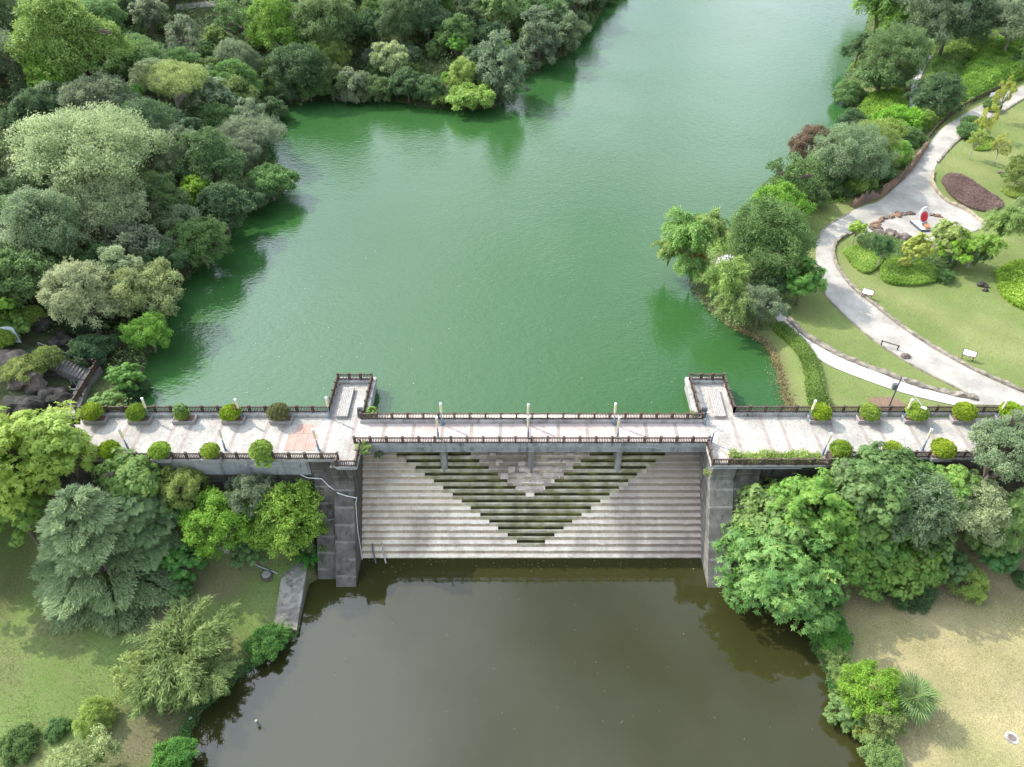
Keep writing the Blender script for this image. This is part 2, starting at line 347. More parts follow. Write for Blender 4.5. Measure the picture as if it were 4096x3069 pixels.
pond_right = [(1884,1665),(1872,1605),(1832,1562),(1792,1502),(1782,1452),(1752,1392),(1742,1335),(1680,1322),(1600,1292),(1570,1268),(1570,1200)]
POND = np.vstack([[[-22.5, 3]], world_poly(pond_left, ZP), [[-30, -60], [-25, -110], [40, -110], [38, -60]], world_poly(pond_right, ZP), [[24, 3]]])
def sdist(X, Y, poly):
    X = np.atleast_1d(np.asarray(X, float)); Y = np.atleast_1d(np.asarray(Y, float))
    if X.size < 6:
        A = np.asarray(poly, float); B = np.roll(A, -1, 0); E = B - A; l2 = (E * E).sum(1) + 1e-9; o = np.empty(X.shape)
        for k in range(X.size):
            dx, dy = X.flat[k] - A[:, 0], Y.flat[k] - A[:, 1]; t = np.clip((dx * E[:, 0] + dy * E[:, 1]) / l2, 0, 1)
            dm = np.sqrt(np.min((dx - t * E[:, 0]) ** 2 + (dy - t * E[:, 1]) ** 2)); ey = np.where(E[:, 1] == 0, 1e-12, E[:, 1])
            c = ((A[:, 1] > Y.flat[k]) != (B[:, 1] > Y.flat[k])) & (X.flat[k] < E[:, 0] * dy / ey + A[:, 0]); o.flat[k] = -dm if c.sum() % 2 else dm
        return o
    best = np.full(X.shape, 1e9); ins = np.zeros(X.shape, bool); n = len(poly)
    for i in range(n):
        ax, ay = poly[i]; bx, by = poly[(i + 1) % n]; ex, ey = bx - ax, by - ay; l2 = ex * ex + ey * ey + 1e-9
        t = np.clip(((X - ax) * ex + (Y - ay) * ey) / l2, 0, 1)
        best = np.minimum(best, np.hypot(X - ax - t * ex, Y - ay - t * ey))
        with np.errstate(divide='ignore', invalid='ignore'):
            cr = ((ay > Y) != (by > Y)) & (X < ex * (Y - ay) / (ey if ey else 1e-12) + ax)
        ins ^= cr
    return np.where(ins, -best, best)
def sm(a, b, x): t = np.clip((x - a) / (b - a), 0, 1); return t * t * (3 - 2 * t)
def wob(X, Y, s, k=0): return (np.sin(X / s + 1.3 + k) * np.cos(Y / s * 1.13 + 2.1 * k) + 0.5 * np.sin(X / s * 2.3 + Y / s * 1.7 + k))
def is_left(X, Y):      # 1 on the forested hill side of the lake, 0 on the park side
    mid = np.where(Y < 90, 2.0, 2.0 + (Y - 90) * 0.62)
    return X < mid
def Hmap(X, Y):
    X = np.atleast_1d(np.asarray(X, float)); Y = np.atleast_1d(np.asarray(Y, float))
    Yu = np.maximum(Y, 4.2); d = sdist(X, Yu, LAKE); lf = is_left(X, Yu)
    dp = np.maximum(d, 0)
    hill = ZW + 0.7 * sm(0, 2.0, dp) + 0.24 * np.maximum(dp - 1.5, 0) * sm(0, 18, dp) + wob(X, Y, 9) * 0.35 * sm(3, 12, dp)
    hill = np.minimum(hill, 24 + 0.02 * dp)
    hill = np.where(X < -47, hill * 1.0, hill)
    park = ZW + 1.25 * sm(0, 3.5, dp) + 0.012 * dp + 1.3 * sm(9, 16, dp) * sm(50, 68, Yu) + 0.03 * np.maximum(Yu - 70, 0) * sm(8, 20, dp)
    up = np.where(lf, hill, park); up = np.where(d < 0, ZW - np.minimum(2.5, 0.35 * -d), up)
    pd = sdist(X, Y, POND); pp = np.maximum(pd, 0)
    low = ZP + 0.55 * sm(0, 1.2, pp) + 0.03 * pp + wob(X, Y, 5, 1) * 0.05 * sm(1, 4, pp)
    emb = 5.5 * np.clip(1 - (-2.6 - Y) / 8.5, 0, 1) ** 1.2 * np.clip((np.abs(X - 1.3) - 25) / 6, 0, 1)
    low = np.where(pd < 0, ZP - np.minimum(2.0, 0.4 * -pd), low + emb)
    wl = 1 - sm(-60, -54, X)                       # beyond the dam's left end the hillside runs on down
    t = (1 - sm(-2.4, 3.6, Y)) * (1 - wl) + (1 - sm(-20, 2, Y)) * wl
    top = np.where((Y < 4.2) & (wl < 1), np.minimum(up, -0.25) * (1 - wl) + up * wl, up)
    z = top * (1 - t) + low * t
    return np.where((X > -19.4) & (X < 22.0) & (Y > -11.5) & (Y < 5.0), np.minimum(z, -14.6), z)      # the spillway's own footing
def H(x, y): return float(Hmap([x], [y])[0])
def G(px, py, off=0.0, z0=0.0):      # the ground under a picture point (display units)
    z = z0
    for _ in range(14):
        p = P(px * KD, py * KD, z); z = 0.5 * z + 0.5 * (H(p.x, p.y) + off)
    return P(px * KD, py * KD, z)
def Gl(px, py, off=0.0): return G(px, py, off, -12)

def axis(parts):
    o = []
    for a, b, s in parts: o += list(np.arange(a, b, s))
    return np.array(o + [parts[-1][1]])
gx = axis([(-900, -260, 80), (-260, -170, 9), (-170, -75, 2.5), (-75, 112, 0.8), (112, 180, 3), (180, 300, 12), (300, 900, 75)])
gy = axis([(-400, -110, 60), (-110, -46, 6), (-46, 105, 0.8), (105, 210, 2.5), (210, 440, 12), (440, 1200, 90)])
GX, GY = np.meshgrid(gx, gy); fx, fy = GX.ravel(), GY.ravel(); hz = Hmap(fx, fy)
V = np.stack([fx, fy, hz], 1); nx, ny = len(gx), len(gy)
ii = np.arange(nx * ny).reshape(ny, nx); FQ = np.stack([ii[:-1, :-1], ii[:-1, 1:], ii[1:, 1:], ii[1:, :-1]], -1).reshape(-1, 4)
dl = sdist(fx, np.maximum(fy, 4.2), LAKE); dpnd = sdist(fx, fy, POND); lf = is_left(fx, fy)
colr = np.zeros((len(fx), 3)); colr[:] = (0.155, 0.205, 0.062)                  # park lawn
nzv = wob(fx, fy, 6.5); nz2 = wob(fx, fy, 2.7, 2)
def blend(mask, c): global colr; m = np.clip(mask, 0, 1)[:, None]; colr = colr * (1 - m) + np.array(c) * m
blend(sm(-0.2, 1.2, nzv + 0.4 * nz2) * 0.55, (0.250, 0.255, 0.105))
upm = (fy > 2).astype(float)
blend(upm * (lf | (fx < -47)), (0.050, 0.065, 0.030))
blend(upm * (1 - sm(0.2, 2.4, dl)) * (~lf), (0.13, 0.115, 0.065))
lowm = 1 - sm(-3, 1, fy)
blend(lowm * (fx > 0), (0.37, 0.315, 0.170))
blend(lowm * (fx > 0) * sm(-0.3, 1.1, nzv + nz2 * 0.5) * 0.5, (0.30, 0.30, 0.12))
# bare earth worn under the trees by the dam
blend(lowm * (fx > 0) * (1 - sm(-17, -11, -np.abs(fy + 8) * 0.0 + (-(fy + 0.0)) * -1 + 2.0 * nz2 * 0.4)) * 0, (0.2, 0.16, 0.1))
blend(lowm * (fx > 0) * sm(-15.5, -11.0, fy + nz2 * 1.2 + nzv * 0.8) * 0.8, (0.205, 0.160, 0.105))
blend(lowm * (fx < 0), (0.140, 0.205, 0.058))
blend(lowm * (fx < 0) * sm(-0.2, 1.0, nz2 + nzv * 0.6) * 0.5, (0.17, 0.165, 0.08))
for bx, by, rr, k in [(330,1310,6.5,.8),(450,1262,5,.7),(330,1560,6.5,.75),(120,1350,4,.4),(250,1630,6,.6),(530,1210,3.5,.5)]:
    q = Gl(bx, by); blend(lowm * (1 - sm(0.25, 1.0, np.hypot((fx - q.x), (fy - q.y) * 1.5) / rr + 0.22 * nz2)) * k, (0.150, 0.118, 0.085))
blend(lowm * (1 - sm(0.0, 1.2, dpnd)), (0.07, 0.06, 0.035))
blend(lowm * sm(64, 74, -fx), (0.06, 0.08, 0.035))
def ground_mat():
    t = NT('ground_cover'); a = t.n('ShaderNodeAttribute', attribute_name='albedo')
    c = t.mix(t.math('MULTIPLY', t.ramp(t.noise(0.9, 6, rough=0.7), 0.40, 0.64), 0.60), a.outputs['Color'], t.mix(0.5, a.outputs['Color'], (0.20, 0.17, 0.10)))
    c = t.mix(t.ramp(t.noise(0.16, 4), 0.36, 0.66), c, t.mix(0.35, c, (0.08, 0.115, 0.03)))
    hs = t.n('ShaderNodeHueSaturation'); t.l(t.math('ADD', t.math('MULTIPLY', t.noise(7, 5, rough=0.75), 1.5), 0.26), hs.inputs['Value']); t.l(c, hs.inputs['Color'])
    t.bump(t.noise(9, 6, rough=0.7), 0.9, 0.10); return t.base(hs.outputs[0], 0.95, 0.1)
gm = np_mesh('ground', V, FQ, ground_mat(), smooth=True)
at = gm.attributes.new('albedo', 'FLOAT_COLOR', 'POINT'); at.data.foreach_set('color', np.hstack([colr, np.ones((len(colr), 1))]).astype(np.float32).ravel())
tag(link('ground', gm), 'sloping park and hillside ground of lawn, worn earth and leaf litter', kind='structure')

# ------------------------------------------------------------------ water
def water_mat(name, deep, tint2, nscale, amp, wscale, rough=0.05, ior=1.33, spec=0.5):
    t = NT(name)
    c = t.mix(t.ramp(t.noise(nscale, 4), 0.35, 0.65), deep, tint2)
    h = t.math('ADD', t.math('MULTIPLY', t.noise(wscale, 3, (0.75, 1.35, 1.0), 0.5), 1.0), t.math('MULTIPLY', t.noise(wscale * 0.32, 2, (1.2, 0.9, 1)), 0.8))
    g = t.ramp(t.noise(0.035, 3), 0.33, 0.66, (0.35, 0.35, 0.35, 1), (1, 1, 1, 1))
    b = t.bump(t.math('MULTIPLY', h, g), amp, 0.16)
    t.base(c, rough, spec); t.b.inputs['IOR'].default_value = ior; return t.m
M['lake'] = water_mat('green_lake_water', (0.027, 0.084, 0.021), (0.033, 0.092, 0.027), 0.03, 0.42, 1.9, 0.05, 1.40, 0.62)
M['pond'] = water_mat('olive_pond_water', (0.026, 0.027, 0.008), (0.031, 0.031, 0.010), 0.06, 0.03, 1.6, 0.02, 1.44, 0.5)
tag(MB().add([(-260, 4.4, ZW), (300, 4.4, ZW), (300, 440, ZW), (-260, 440, ZW)], [(0, 1, 2, 3)]).build('lake_water', M['lake']), 'green lake water rippled by light wind', kind='structure')
tag(MB().add([(-75, -120, ZP), (75, -120, ZP), (75, 2.0, ZP), (-75, 2.0, ZP)], [(0, 1, 2, 3)]).build('pond_water', M['pond']), 'still dark olive pond water below the spillway', kind='structure')

# ------------------------------------------------------------------ sheets that follow the ground
def resample(pts, n):
    pts = [Vector(p) for p in pts]; ln = [0]
    for a, b in zip(pts, pts[1:]): ln.append(ln[-1] + (b - a).length)
    o = []
    for i in range(n):
        s = ln[-1] * i / (n - 1); k = 0
        while k < len(ln) - 2 and ln[k + 1] < s: k += 1
        o.append(pts[k].lerp(pts[k + 1], (s - ln[k]) / max(ln[k + 1] - ln[k], 1e-6)))
    return o
def smooth_pts(pts, n=6):          # Catmull-Rom
    pts = [Vector(p) for p in pts]; q = [pts[0] * 2 - pts[1]] + pts + [pts[-1] * 2 - pts[-2]]; o = []
    for i in range(1, len(q) - 2):
        a, b, c, d = q[i - 1:i + 3]
        for k in range(n):
            t = k / n; o.append(0.5 * (2 * b + (c - a) * t + (2 * a - 5 * b + 4 * c - d) * t * t + (3 * b - a - 3 * c + d) * t ** 3))
    o.append(pts[-1]); return o
def ribbon(name, A, B, mat, lift=0.06, m=8, sub=5, label=None, kind='structure'):
    A = smooth_pts(A, sub); B = smooth_pts(B, sub); n = len(A); xy = []
    for a, b in zip(A, B):
        for k in range(m + 1): xy.append(a.lerp(b, k / m))
    h = Hmap([p.x for p in xy], [p.y for p in xy])
    mb = MB(); mb.v = [(p.x, p.y, z + lift) for p, z in zip(xy, h)]
    mb.f = [(i * (m + 1) + k, i * (m + 1) + k + 1, (i + 1) * (m + 1) + k + 1, (i + 1) * (m + 1) + k) for i in range(n - 1) for k in range(m)]
    return tag(mb.build(name, mat, smooth=True), label, kind=kind)
main_pairs = [((2050,874),(2236,878)),((2098,858),(2222,852)),((2060,835),(2160,826)),((1990,800),(2090,793)),((1930,765),(2010,748)),((1870,722),(1940,701)),((1815,672),(1880,653)),((1785,640),(1840,620)),((1768,605),(1810,580)),
 ((1762,560),(1800,550)),((1765,520),(1808,523)),((1785,490),(1845,500)),((1835,460),(1885,515)),((1868,445),(1990,525)),((1895,437),(2130,490)),((1920,418),(2095,460)),((1945,395),(2042,434)),((1975,362),(2014,400)),((2000,325),(2025,352)),
 ((2025,288),(2060,312)),((2070,255),(2110,272)),((2130,222),(2165,243)),((2175,200),(2212,214)),((2260,165),(2300,180))]
MA = [G(*a) for a, b in main_pairs]; MBd = [G(*b) for a, b in main_pairs]
ribbon('path', MA, MBd, M['path'], 0.07, 10, 6, 'pale concrete park path curving up the right bank')
sec_pairs = [((2060,876),(2112,862)),((1990,860),(2052,851)),((1930,843),(1962,827)),((1870,822),(1902,803)),((1800,794),(1832,777)),((1755,767),(1782,752)),((1715,732),(1737,723)),((1685,700),(1702,690)),((1655,664),(1672,655)),((1600,625),(1620,615)),((1560,608),(1588,600)),((1545,580),(1592,572)),((1552,555),(1580,550))]
SA = [G(*a) for a, b in sec_pairs]; SB = [G(*b) for a, b in sec_pairs]
ribbon('lakeside_path', SA, SB, M['path_pink'], 0.075, 5, 6, 'narrow pale lakeside path leading to the waterside terrace')
bw = [((1958,240),(1984,240)),((1964,200),(1986,195)),((1970,165),(1992,160)),((1978,145),(2003,140)),((1990,122),(2015,120))]
ribbon('boardwalk', [G(*a) for a, b in bw], [G(*b) for a, b in bw], M['path_pink'], 0.10, 4, 6, 'brownish waterside walk between green vine mounds')
rd = [((380,22),(380,10)),((425,18),(425,6)),((470,14),(470,2))]
ribbon('road', [G(*a) for a, b in rd], [G(*b) for a, b in rd], M['path'], 0.10, 4, 6, 'pale road glimpsed between trees at the hilltop')
pz = G(1985, 490)

# ------------------------------------------------------------------ dam
XL, XR = -18.42, 21.06; XC = (XL + XR) / 2
dam = thing('dam', 'long grey concrete dam carrying a paved walkway over a stepped spillway', 'dam')
N_ST = 16; yE = np.linspace(1.70, -6.41, N_ST); zE = np.linspace(-3.84, -12.3, N_ST); dy = yE[0] - yE[1]; dz = zE[0] - zE[1]
slots_px = {1:[(393,805),(1467,1885)],2:[(447,853),(1418,1832)],3:[(498,905),(1372,1780)],4:[(549,957),(1322,1729)],5:[(600,1008),(1270,1678)],6:[(652,1060),(1218,1627)],7:[(705,1110),(1158,1576)],
            8:[(756,1524)],9:[(806,1472)],10:[(858,1420)],11:[(908,1368)],12:[(957,1320)],13:[(1010,1269)],14:[(1061,1217)]}
def sx(x): return (1300 + x * 0.7233 - CX) / F * 87.5
st = MB(); tr = []; lips = []
rs = random.Random(4)
def step_block(mb, x0, x1, y0, y1, z0, z1, chip=.02):       # a cast step whose front edge is worn and chipped
    n = max(1, int((x1 - x0) / .45)); k0 = len(mb.v)
    for i in range(n + 1):
        x = x0 + (x1 - x0) * i / n; j = rs.uniform(-chip, chip); c = rs.uniform(.03, .11) if rs.random() < .07 else 0
        mb.v += [(x, y0 + j, z0), (x, y0 + j + rs.uniform(-.008, .008), z1 - .05 - c), (x, y0 + .05 + j + c, z1 + rs.uniform(-.012, .012)), (x, y1, z1), (x, y1, z0)]
    for i in range(n):
        o = k0 + i * 5
        for k in range(4): mb.f.append((o + k, o + k + 1, o + 6 + k, o + 5 + k))
    mb.f += [tuple(k0 + q for q in range(5)), tuple(k0 + n * 5 + q for q in range(5))[::-1]]
for k in range(-3, N_ST + 1):
    yf = yE[0] - (k - 1) * dy; z = zE[0] - (k - 1) * dz; yb = yf + dy + 0.04; x = XL - 0.03
    if k == -3: yb, z = 6.0, -1.12
    yk = yf + dy - .065
    for a, b in slots_px.get(k, []):
        a, b = sx(a), sx(b); step_block(st, x, a, yf, yb, z - 1.6, z); x = b
        lp = MB(); step_block(lp, a - .001, b + .001, yf - 0.03, yf + 0.17, z - 0.95, z - 0.07, .015); lips.append(lp)
        st.box(a, b, yf + 0.17, yb, z - 1.6, z - 0.52)
        tr.append(MB().box(a + .01, b - .01, yf + 0.17, yk, z - 0.52, z - 0.42).box(a + .01, b - .01, yk - .02, yk, z - .42, z + .06).box(a + .01, b - .01, yf + .17, yf + .185, z - .42, z - .10).box(a, a + .015, yf + .19, yk - .03, z - .42, z - .02).box(b - .015, b, yf + .19, yk - .03, z - .42, z - .02))
    step_block(st, x, XR + 0.03, yf, yb, z - 1.6, z)
st.prism_x([(6, -5.2), (1.2, -6.0), (-5.6, -13.2), (-5.6, -14), (6, -14)], XL - 0.02, XR + 0.02)
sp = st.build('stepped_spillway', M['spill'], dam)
for t_ in lips: t_.build('trough_lip', M['lip'], sp)
for t_ in tr: t_.build('trough', M['moss'], sp)
for q in range(46):            # broken rough facing stones in the middle of the crest
    k = rs.choice([1, 2, 2, 3, 3, 4, 4, 5, 6]); half = sx(1136) ; span = (0.5 * (slots_px[k][1][0] - slots_px[k][0][1])) * .7233 / F * 87.5 * .86
    X = sx(1136) + rs.uniform(-span, span); w_ = rs.uniform(.2, .75); yf = yE[0] - (k - 1) * dy; z = zE[0] - (k - 1) * dz; hgt = rs.uniform(.05, .22); y0 = yf + rs.uniform(-.10, .12)
    m = MB(); c = [(X - w_, y0 + rs.uniform(-.05, .05)), (X + w_ * rs.uniform(.6, 1), y0 + rs.uniform(-.05, .05)), (X + w_, y0 + rs.uniform(.25, .42)), (X - w_ * rs.uniform(.6, 1), y0 + rs.uniform(.25, .42))]
    m.prism_z(c, z - .5, z + hgt); m.build('facing_stone', M['rubble'], sp, bevel=.03)
def wing(x0, x1, prof, mat): return MB().prism_x(prof, x0, x1).build('wing_wall', mat, dam, bevel=0.03)
wing(-20.66, XL, [(5.6, -0.16), (-3.6, -0.16), (-3.3, -2.6), (-10.3, -12.5), (-11.0, -13.6), (5.6, -13.6)], M['conc_dark'])
wing(-22.9, -20.64, [(4.2, -0.17), (-2.66, -0.17), (-2.5, -2.1), (-9.27, -12.5), (-10.0, -13.6), (4.2, -13.6)], M['conc_dark'])
wing(XR, 23.7, [(5.6, -0.16), (-3.42, -0.16), (-3.2, -2.6), (-10.37, -12.5), (-11.0, -13.6), (5.6, -13.6)], M['conc_wing'])
wing(23.68, 26.6, [(4.2, -0.17), (-3.0, -0.17), (-2.9, -2.2), (-9.6, -12.5), (-10.3, -13.6), (4.2, -13.6)], M['conc_dark'])
MB().box(-56, -22.88, -2.55, 4.5, -13.6, -0.18).build('dam_wall', M['conc_dark'], dam)
MB().box(26.58, 80, -2.30, 4.5, -13.6, -0.18).build('dam_wall', M['conc_dark'], dam)
MB().box(-42, -23.2, -2.66, -2.55, -2.3, -0.20).build('plaster_band', M['beam'], dam)
MB().box(-30.5, -24.2, -2.78, -2.66, -1.05, -0.55).build('ledge', M['beam'], dam)
# walkways
MB().prism_z([(-55.5, -2.72), (-19.95, -2.72), (-19.95, -3.78), (-17.62, -3.78), (-17.62, 4.9), (-55.5, 4.9)], -0.20, 0.0).build('walkway', M['deck'], dam)
MB().prism_z([(20.72, 4.9), (20.72, -3.55), (33.6, -3.55), (33.6, -2.45), (80, -2.45), (80, 4.9)], -0.20, 0.0).build('walkway', M['deck'], dam)
for nm, x0, x1 in (('jetty', -22.55, -17.62), ('jetty', 20.28, 25.25)):
    b = MB(); b.box(x0, x1, 4.9, 11.0, -0.22, 0.0); j = b.build(nm, M['deck'], dam)
    b = MB(); b.box(x0 + 0.12, x1 - 0.12, 4.5, 10.85, -4.0, -0.22); b.build('jetty_wall', M['kerb'], j)
    b = MB(); kw = 0.42
    b.box(x0 - 0.02, x0 + kw, 4.6, 11.02, 0, 0.42); b.box(x1 - (0.62 if x0 < 0 else kw), x1 + 0.02, 4.0 if x0 < 0 else 4.6, 11.02, 0, 0.421); b.box(x0 + kw, x1 - kw, 10.1, 11.03, 0, 0.422)
    b.build('parapet', M['kerb'], j, bevel=0.02)
for bx in ((-55.5, -22.2, 4.15, 4.92, 0.0, 0.45), (25.0, 55.8, 4.3, 4.92, 0, 0.45)): MB().box(*bx).build('kerb', M['kerb'], dam, bevel=0.03)
for bx in ((-55.5, -19.95, -2.74, -2.50, 0.0, 0.14), (-19.97, -17.6, -3.8, -3.58, 0, 0.14), (-17.86, -17.6, -3.58, -0.3, 0, 0.14), (-19.97, -19.75, -3.58, -2.74, 0, 0.141),
           (20.7, 33.62, -3.57, -3.34, 0, 0.14), (20.7, 20.94, -3.34, -0.3, 0, 0.141), (33.4, 33.62, -3.34, -2.3, 0, 0.142), (33.62, 80, -2.47, -2.25, 0, 0.14)):
    MB().box(*bx).build('edge_kerb', M['kerb'], dam, bevel=0.02)
def band(px, py, wd, y0, y1, z=0.004):
    X = P(px, py, 0).x; MB().box(X - wd / 2, X + wd / 2, y0, y1, z - 0.05, z).build('paving_band', M['band'], dam)
for px, py in [(305,480),(493,478),(598,478),(790,478),(890,480),(1085,480),(1190,478),(1375,478),(1478,485),(1780,450),(1915,520)]:
    band(200 + px * .634, 1400 + py * .634, 0.42, -2.48, 4.13 if px < 1700 else 4.4)
for px, py in [(487,420),(660,420),(770,420),(962,460),(1077,460),(1252,460),(1352,460),(1537,455),(1642,460),(1812,455),(1922,460),(2105,460),(2210,460)]:
    band(2600 + px * .6763, 1400 + py * .6763, 0.42, -2.22 if px > 1050 else (-1.6 if px > 640 else -2.2), 4.28)
# footbridge over the spillway
br = thing('footbridge', 'flat concrete footbridge with pink paving spanning the stepped spillway', 'bridge', (XC, 1.5, 0))
MB().box(-18.5, 21.12, -0.28, 3.62, -0.34, 0.016).build('bridge_deck', M['beam'], br)
MB().box(-18.55, 21.15, -0.10, 3.16, 0.016, 0.022).build('paving', M['pink_paver'], br)
b = MB(); b.box(XL, XR, -0.12, 0.28, -1.02, -0.34); b.box(XL, XR, -0.22, 0.34, -1.22, -1.02); b.box(XL, XR, 3.1, 3.5, -1.2, -0.34); b.build('beam', M['beam'], br, bevel=0.02)
b = MB(); b.box(-18.4, 21.0, 3.14, 3.66, 0.016, 0.47); b.build('kerb', M['kerb'], br, bevel=0.03)
b = MB(); b.box(-18.5, 21.1, -0.30, -0.06, 0.016, 0.15); b.build('edge_kerb', M['kerb'], br, bevel=0.02)
for px in [328,490,650,810,970,1130,1290,1450,1610,1775,1940]:
    X = P(1300 + px * .7233, 1400 + 440 * .7233, 0).x; MB().box(X - .2, X + .2, -0.05, 3.13, 0.01, 0.027).build('paving_band', M['band'], br)
for X in (-8.85, 1.30, 11.4):
    b = MB(); b.tube([(X, 0.95, -1.1), (X, 0.95, -9)], 0.40, 16); b.box(X - 0.40, X + 0.40, 0.95, 2.9, -9, -1.1); b.build('pier', M['conc'], br)
b = MB(); b.tube([(XL, -0.36, -0.24), (XR, -0.36, -0.25)], 0.028, 6)
for k in range(18):
    X = XL + 1 + k * 2.2; b.box(X - .05, X + .05, -0.40, -0.28, -0.30, -0.18)
b.tube([(13.2, -0.36, -0.26), (15.9, -0.40, -0.45)], 0.028, 6); b.build('conduit', M['steel'], br)
MB().tube([(-19.8, -3.86, -0.16), (-17.7, -3.86, -0.16)], 0.025, 6).build('conduit', M['steel'], dam); b = MB(); b.tube([(20.7, -3.68, -0.2), (30.5, -3.68, -0.22)], 0.03, 6); b.build('conduit', M['steel'], dam)

# ------------------------------------------------------------------ railings
def railing(runs, label, z0, bay=1.79, h=0.92, group='brown post and baluster railings'):
    loc = Vector((runs[0][0][0], runs[0][0][1], z0)); t = thing('railing', label, 'railing', loc, group)
    seen = set()
    def post(p):
        k = (round(p.x, 2), round(p.y, 2))
        if k in seen: return
        seen.add(k)
        m = MB(); m.box(p.x - .10, p.x + .10, p.y - .10, p.y + .10, p.z - .02, p.z + h); m.box(p.x - .14, p.x + .14, p.y - .14, p.y + .14, p.z + h, p.z + h + .09)
        m.build('post', M['wood'], t)
    for run in runs:
        for a, b in zip(run, run[1:]):
            a = Vector(a) if len(a) == 3 else Vector((*a, z0)); b = Vector(b) if len(b) == 3 else Vector((*b, z0)); ln = (b - a).length; n = max(1, round(ln / bay))
            d = (b - a).normalized()
            MB().bar(a + Vector((0, 0, h - .10)), b + Vector((0, 0, h - .10)), .15, .11).build('top_rail', M['wood'], t)
            MB().bar(a + Vector((0, 0, .12)), b + Vector((0, 0, .12)), .13, .10).build('bottom_rail', M['wood'], t)
            for i in range(n + 1): post(a.lerp(b, i / n))
            for i in range(n):
                p, q = a.lerp(b, i / n), a.lerp(b, (i + 1) / n); m = MB(); nb = max(2, round(bay / 0.185))
                for k in range(1, nb):
                    c = p.lerp(q, k / nb); m.bar(c + Vector((0, 0, .15)), c + Vector((0, 0, h - .14)), .085, .065, up=(d.x, d.y, 0.001))
                m.build('balusters', M['wood'], t)
    return t
railing([[(-18.25, 3.42), (21.02, 3.42)]], 'brown railing along the lake side of the footbridge over the spillway', 0.46)
railing([[(-18.45, -0.16), (21.05, -0.16)]], 'brown railing above the spillway along the front edge of the footbridge', 0.14, 1.795)
railing([[(-51.5, 4.62), (-22.2, 4.62)]], 'dark brown railing on the lake side of the left walkway', 0.45)
railing([[(-22.2, 4.62), (-22.2, 10.5), (-18.05, 10.5), (-18.05, 4.0)]], 'dark brown railing around three sides of the left jetty', 0.42, 1.45)
pf = []
for px, py in [(461,1784),(655,1790),(853,1794),(1050,1806)]: pf.append(P(px, py, 0.9).x)
xs = [-55.2] + sum([[x - 1.15, x + 1.15] for x in pf], []) + [-19.85]
railing([[(xs[i], -2.6), (xs[i + 1], -2.6)] for i in range(0, len(xs), 2)] + [[(-19.85, -2.6), (-19.85, -3.68), (-17.74, -3.68), (-17.74, -0.5)]], 'dark brown railing along the front of the left walkway, broken by shrub planters', 0.14, 1.75)
railing([[(20.72, 4.0), (20.72, 10.5), (24.85, 10.5), (24.85, 4.62)]], 'reddish brown railing around three sides of the right jetty', 0.42, 1.45)
railing([[(24.85, 4.62), (55.6, 4.62)]], 'reddish brown railing between right walkway and the lakeside lawn', 0.45, 1.8)
railing([[(20.84, -0.5), (20.84, -3.46), (33.5, -3.46), (33.5, -2.4)]], 'brown railing in front of the long weedy planter bed', 0.14, 1.8)
pr = [P(px, py, 0.9).x for px, py in [(3351,1794),(3554,1786),(3754,1789),(3943,1782)]]
xs = [33.7] + sum([[x - 1.2, x + 1.2] for x in pr], []) + [72]
railing([[(xs[i], -2.36), (xs[i + 1], -2.36)] for i in range(0, len(xs), 2) if xs[i + 1] - xs[i] > 0.8], 'brown railing along front of the right walkway, half hidden by treetops', 0.14, 1.8)

# ------------------------------------------------------------------ lamps
def lamp_parts(t, broken=False):
    MB().tube([(0, 0, 0), (0, 0, .06)], .20, 10).build('base_plate', M['lamp_blue'], t, world=False)
    MB().tube([(0, 0, .06), (0, 0, .9), (0, 0, 1.0), (0, 0, 1.55)], [.115, .115, .075, .07], 12).build('post', M['lamp_blue'], t, world=False)
    MB().tube([(0, 0, 1.55), (0, 0, 1.85)], .035, 8).build('neck', M['steel'], t, world=False)
    if broken:
        MB().tube([(0, 0, 1.85), (0, 0, 3.25)], .02, 6).build('bare_rod', M['steel'], t, world=False)
        MB().lathe((0, 0, 1.85), [(.03, 0), (.16, .03), (.16, .06), (.03, .09)], 12).build('lamp_holder', M['steel'], t, world=False)
    else:
        MB().lathe((0, 0, 1.85), [(.07, 0), (.135, .04), (.135, 1.22), (.12, 1.25)], 14).build('lantern', M['lamp_cream'], t, world=False, smooth=False)
        MB().lathe((0, 0, 3.1), [(.145, 0), (.15, .05), (.15, .17), (.06, .22)], 14).build('lamp_cap', M['white'], t, world=False)
def copy_tree(o, parent=None):
    c = o.copy(); col.objects.link(c)
    if parent is not None: c.parent = parent
    for ch in list(o.children): copy_tree(ch, c)
    return c
GL = 'cream cylinder lamps along the walkway'
lamp0 = None
lamps = [((600,1679),'cream lamp at the lake railing, leaning between the first two shrubs from the stairs'),((970,1679),'cream lamp beside the fourth shrub along the left lake railing'),((1319,1673),'cream lamp where the left walkway meets its jetty'),
 ((515,1799),'cream lamp at the front railing next to the leftmost front shrub'),((902,1801),'cream lamp at the front railing right of the third front shrub'),((1276,1801),'cream lamp standing beside the pink-brown hatch covers'),
 ((1769,1700),'left lamp of three on the lake side of the footbridge'),((2111,1700),'middle lamp of three on the lake side of the footbridge'),((2456,1700),'right lamp of three on the lake side of the footbridge'),
 ((1753,1753),'left lamp of three above the spillway steps'),((2113,1753),'middle lamp of three above the spillway steps'),((2470,1753),'right lamp of three above the spillway steps'),
 ((3232,1685),'cream lamp beside the first round shrub right of the right jetty'),((3611,1683),'cream lamp beneath the white arm of the camera pole'),((3983,1681),'cream lamp at the far right end of the lake railing'),
 ((3290,1819),'cream lamp at the right end of the weedy planter bed'),((3689,1802),'cream lamp rising over treetops beside a front ball shrub')]
rl = random.Random(8)
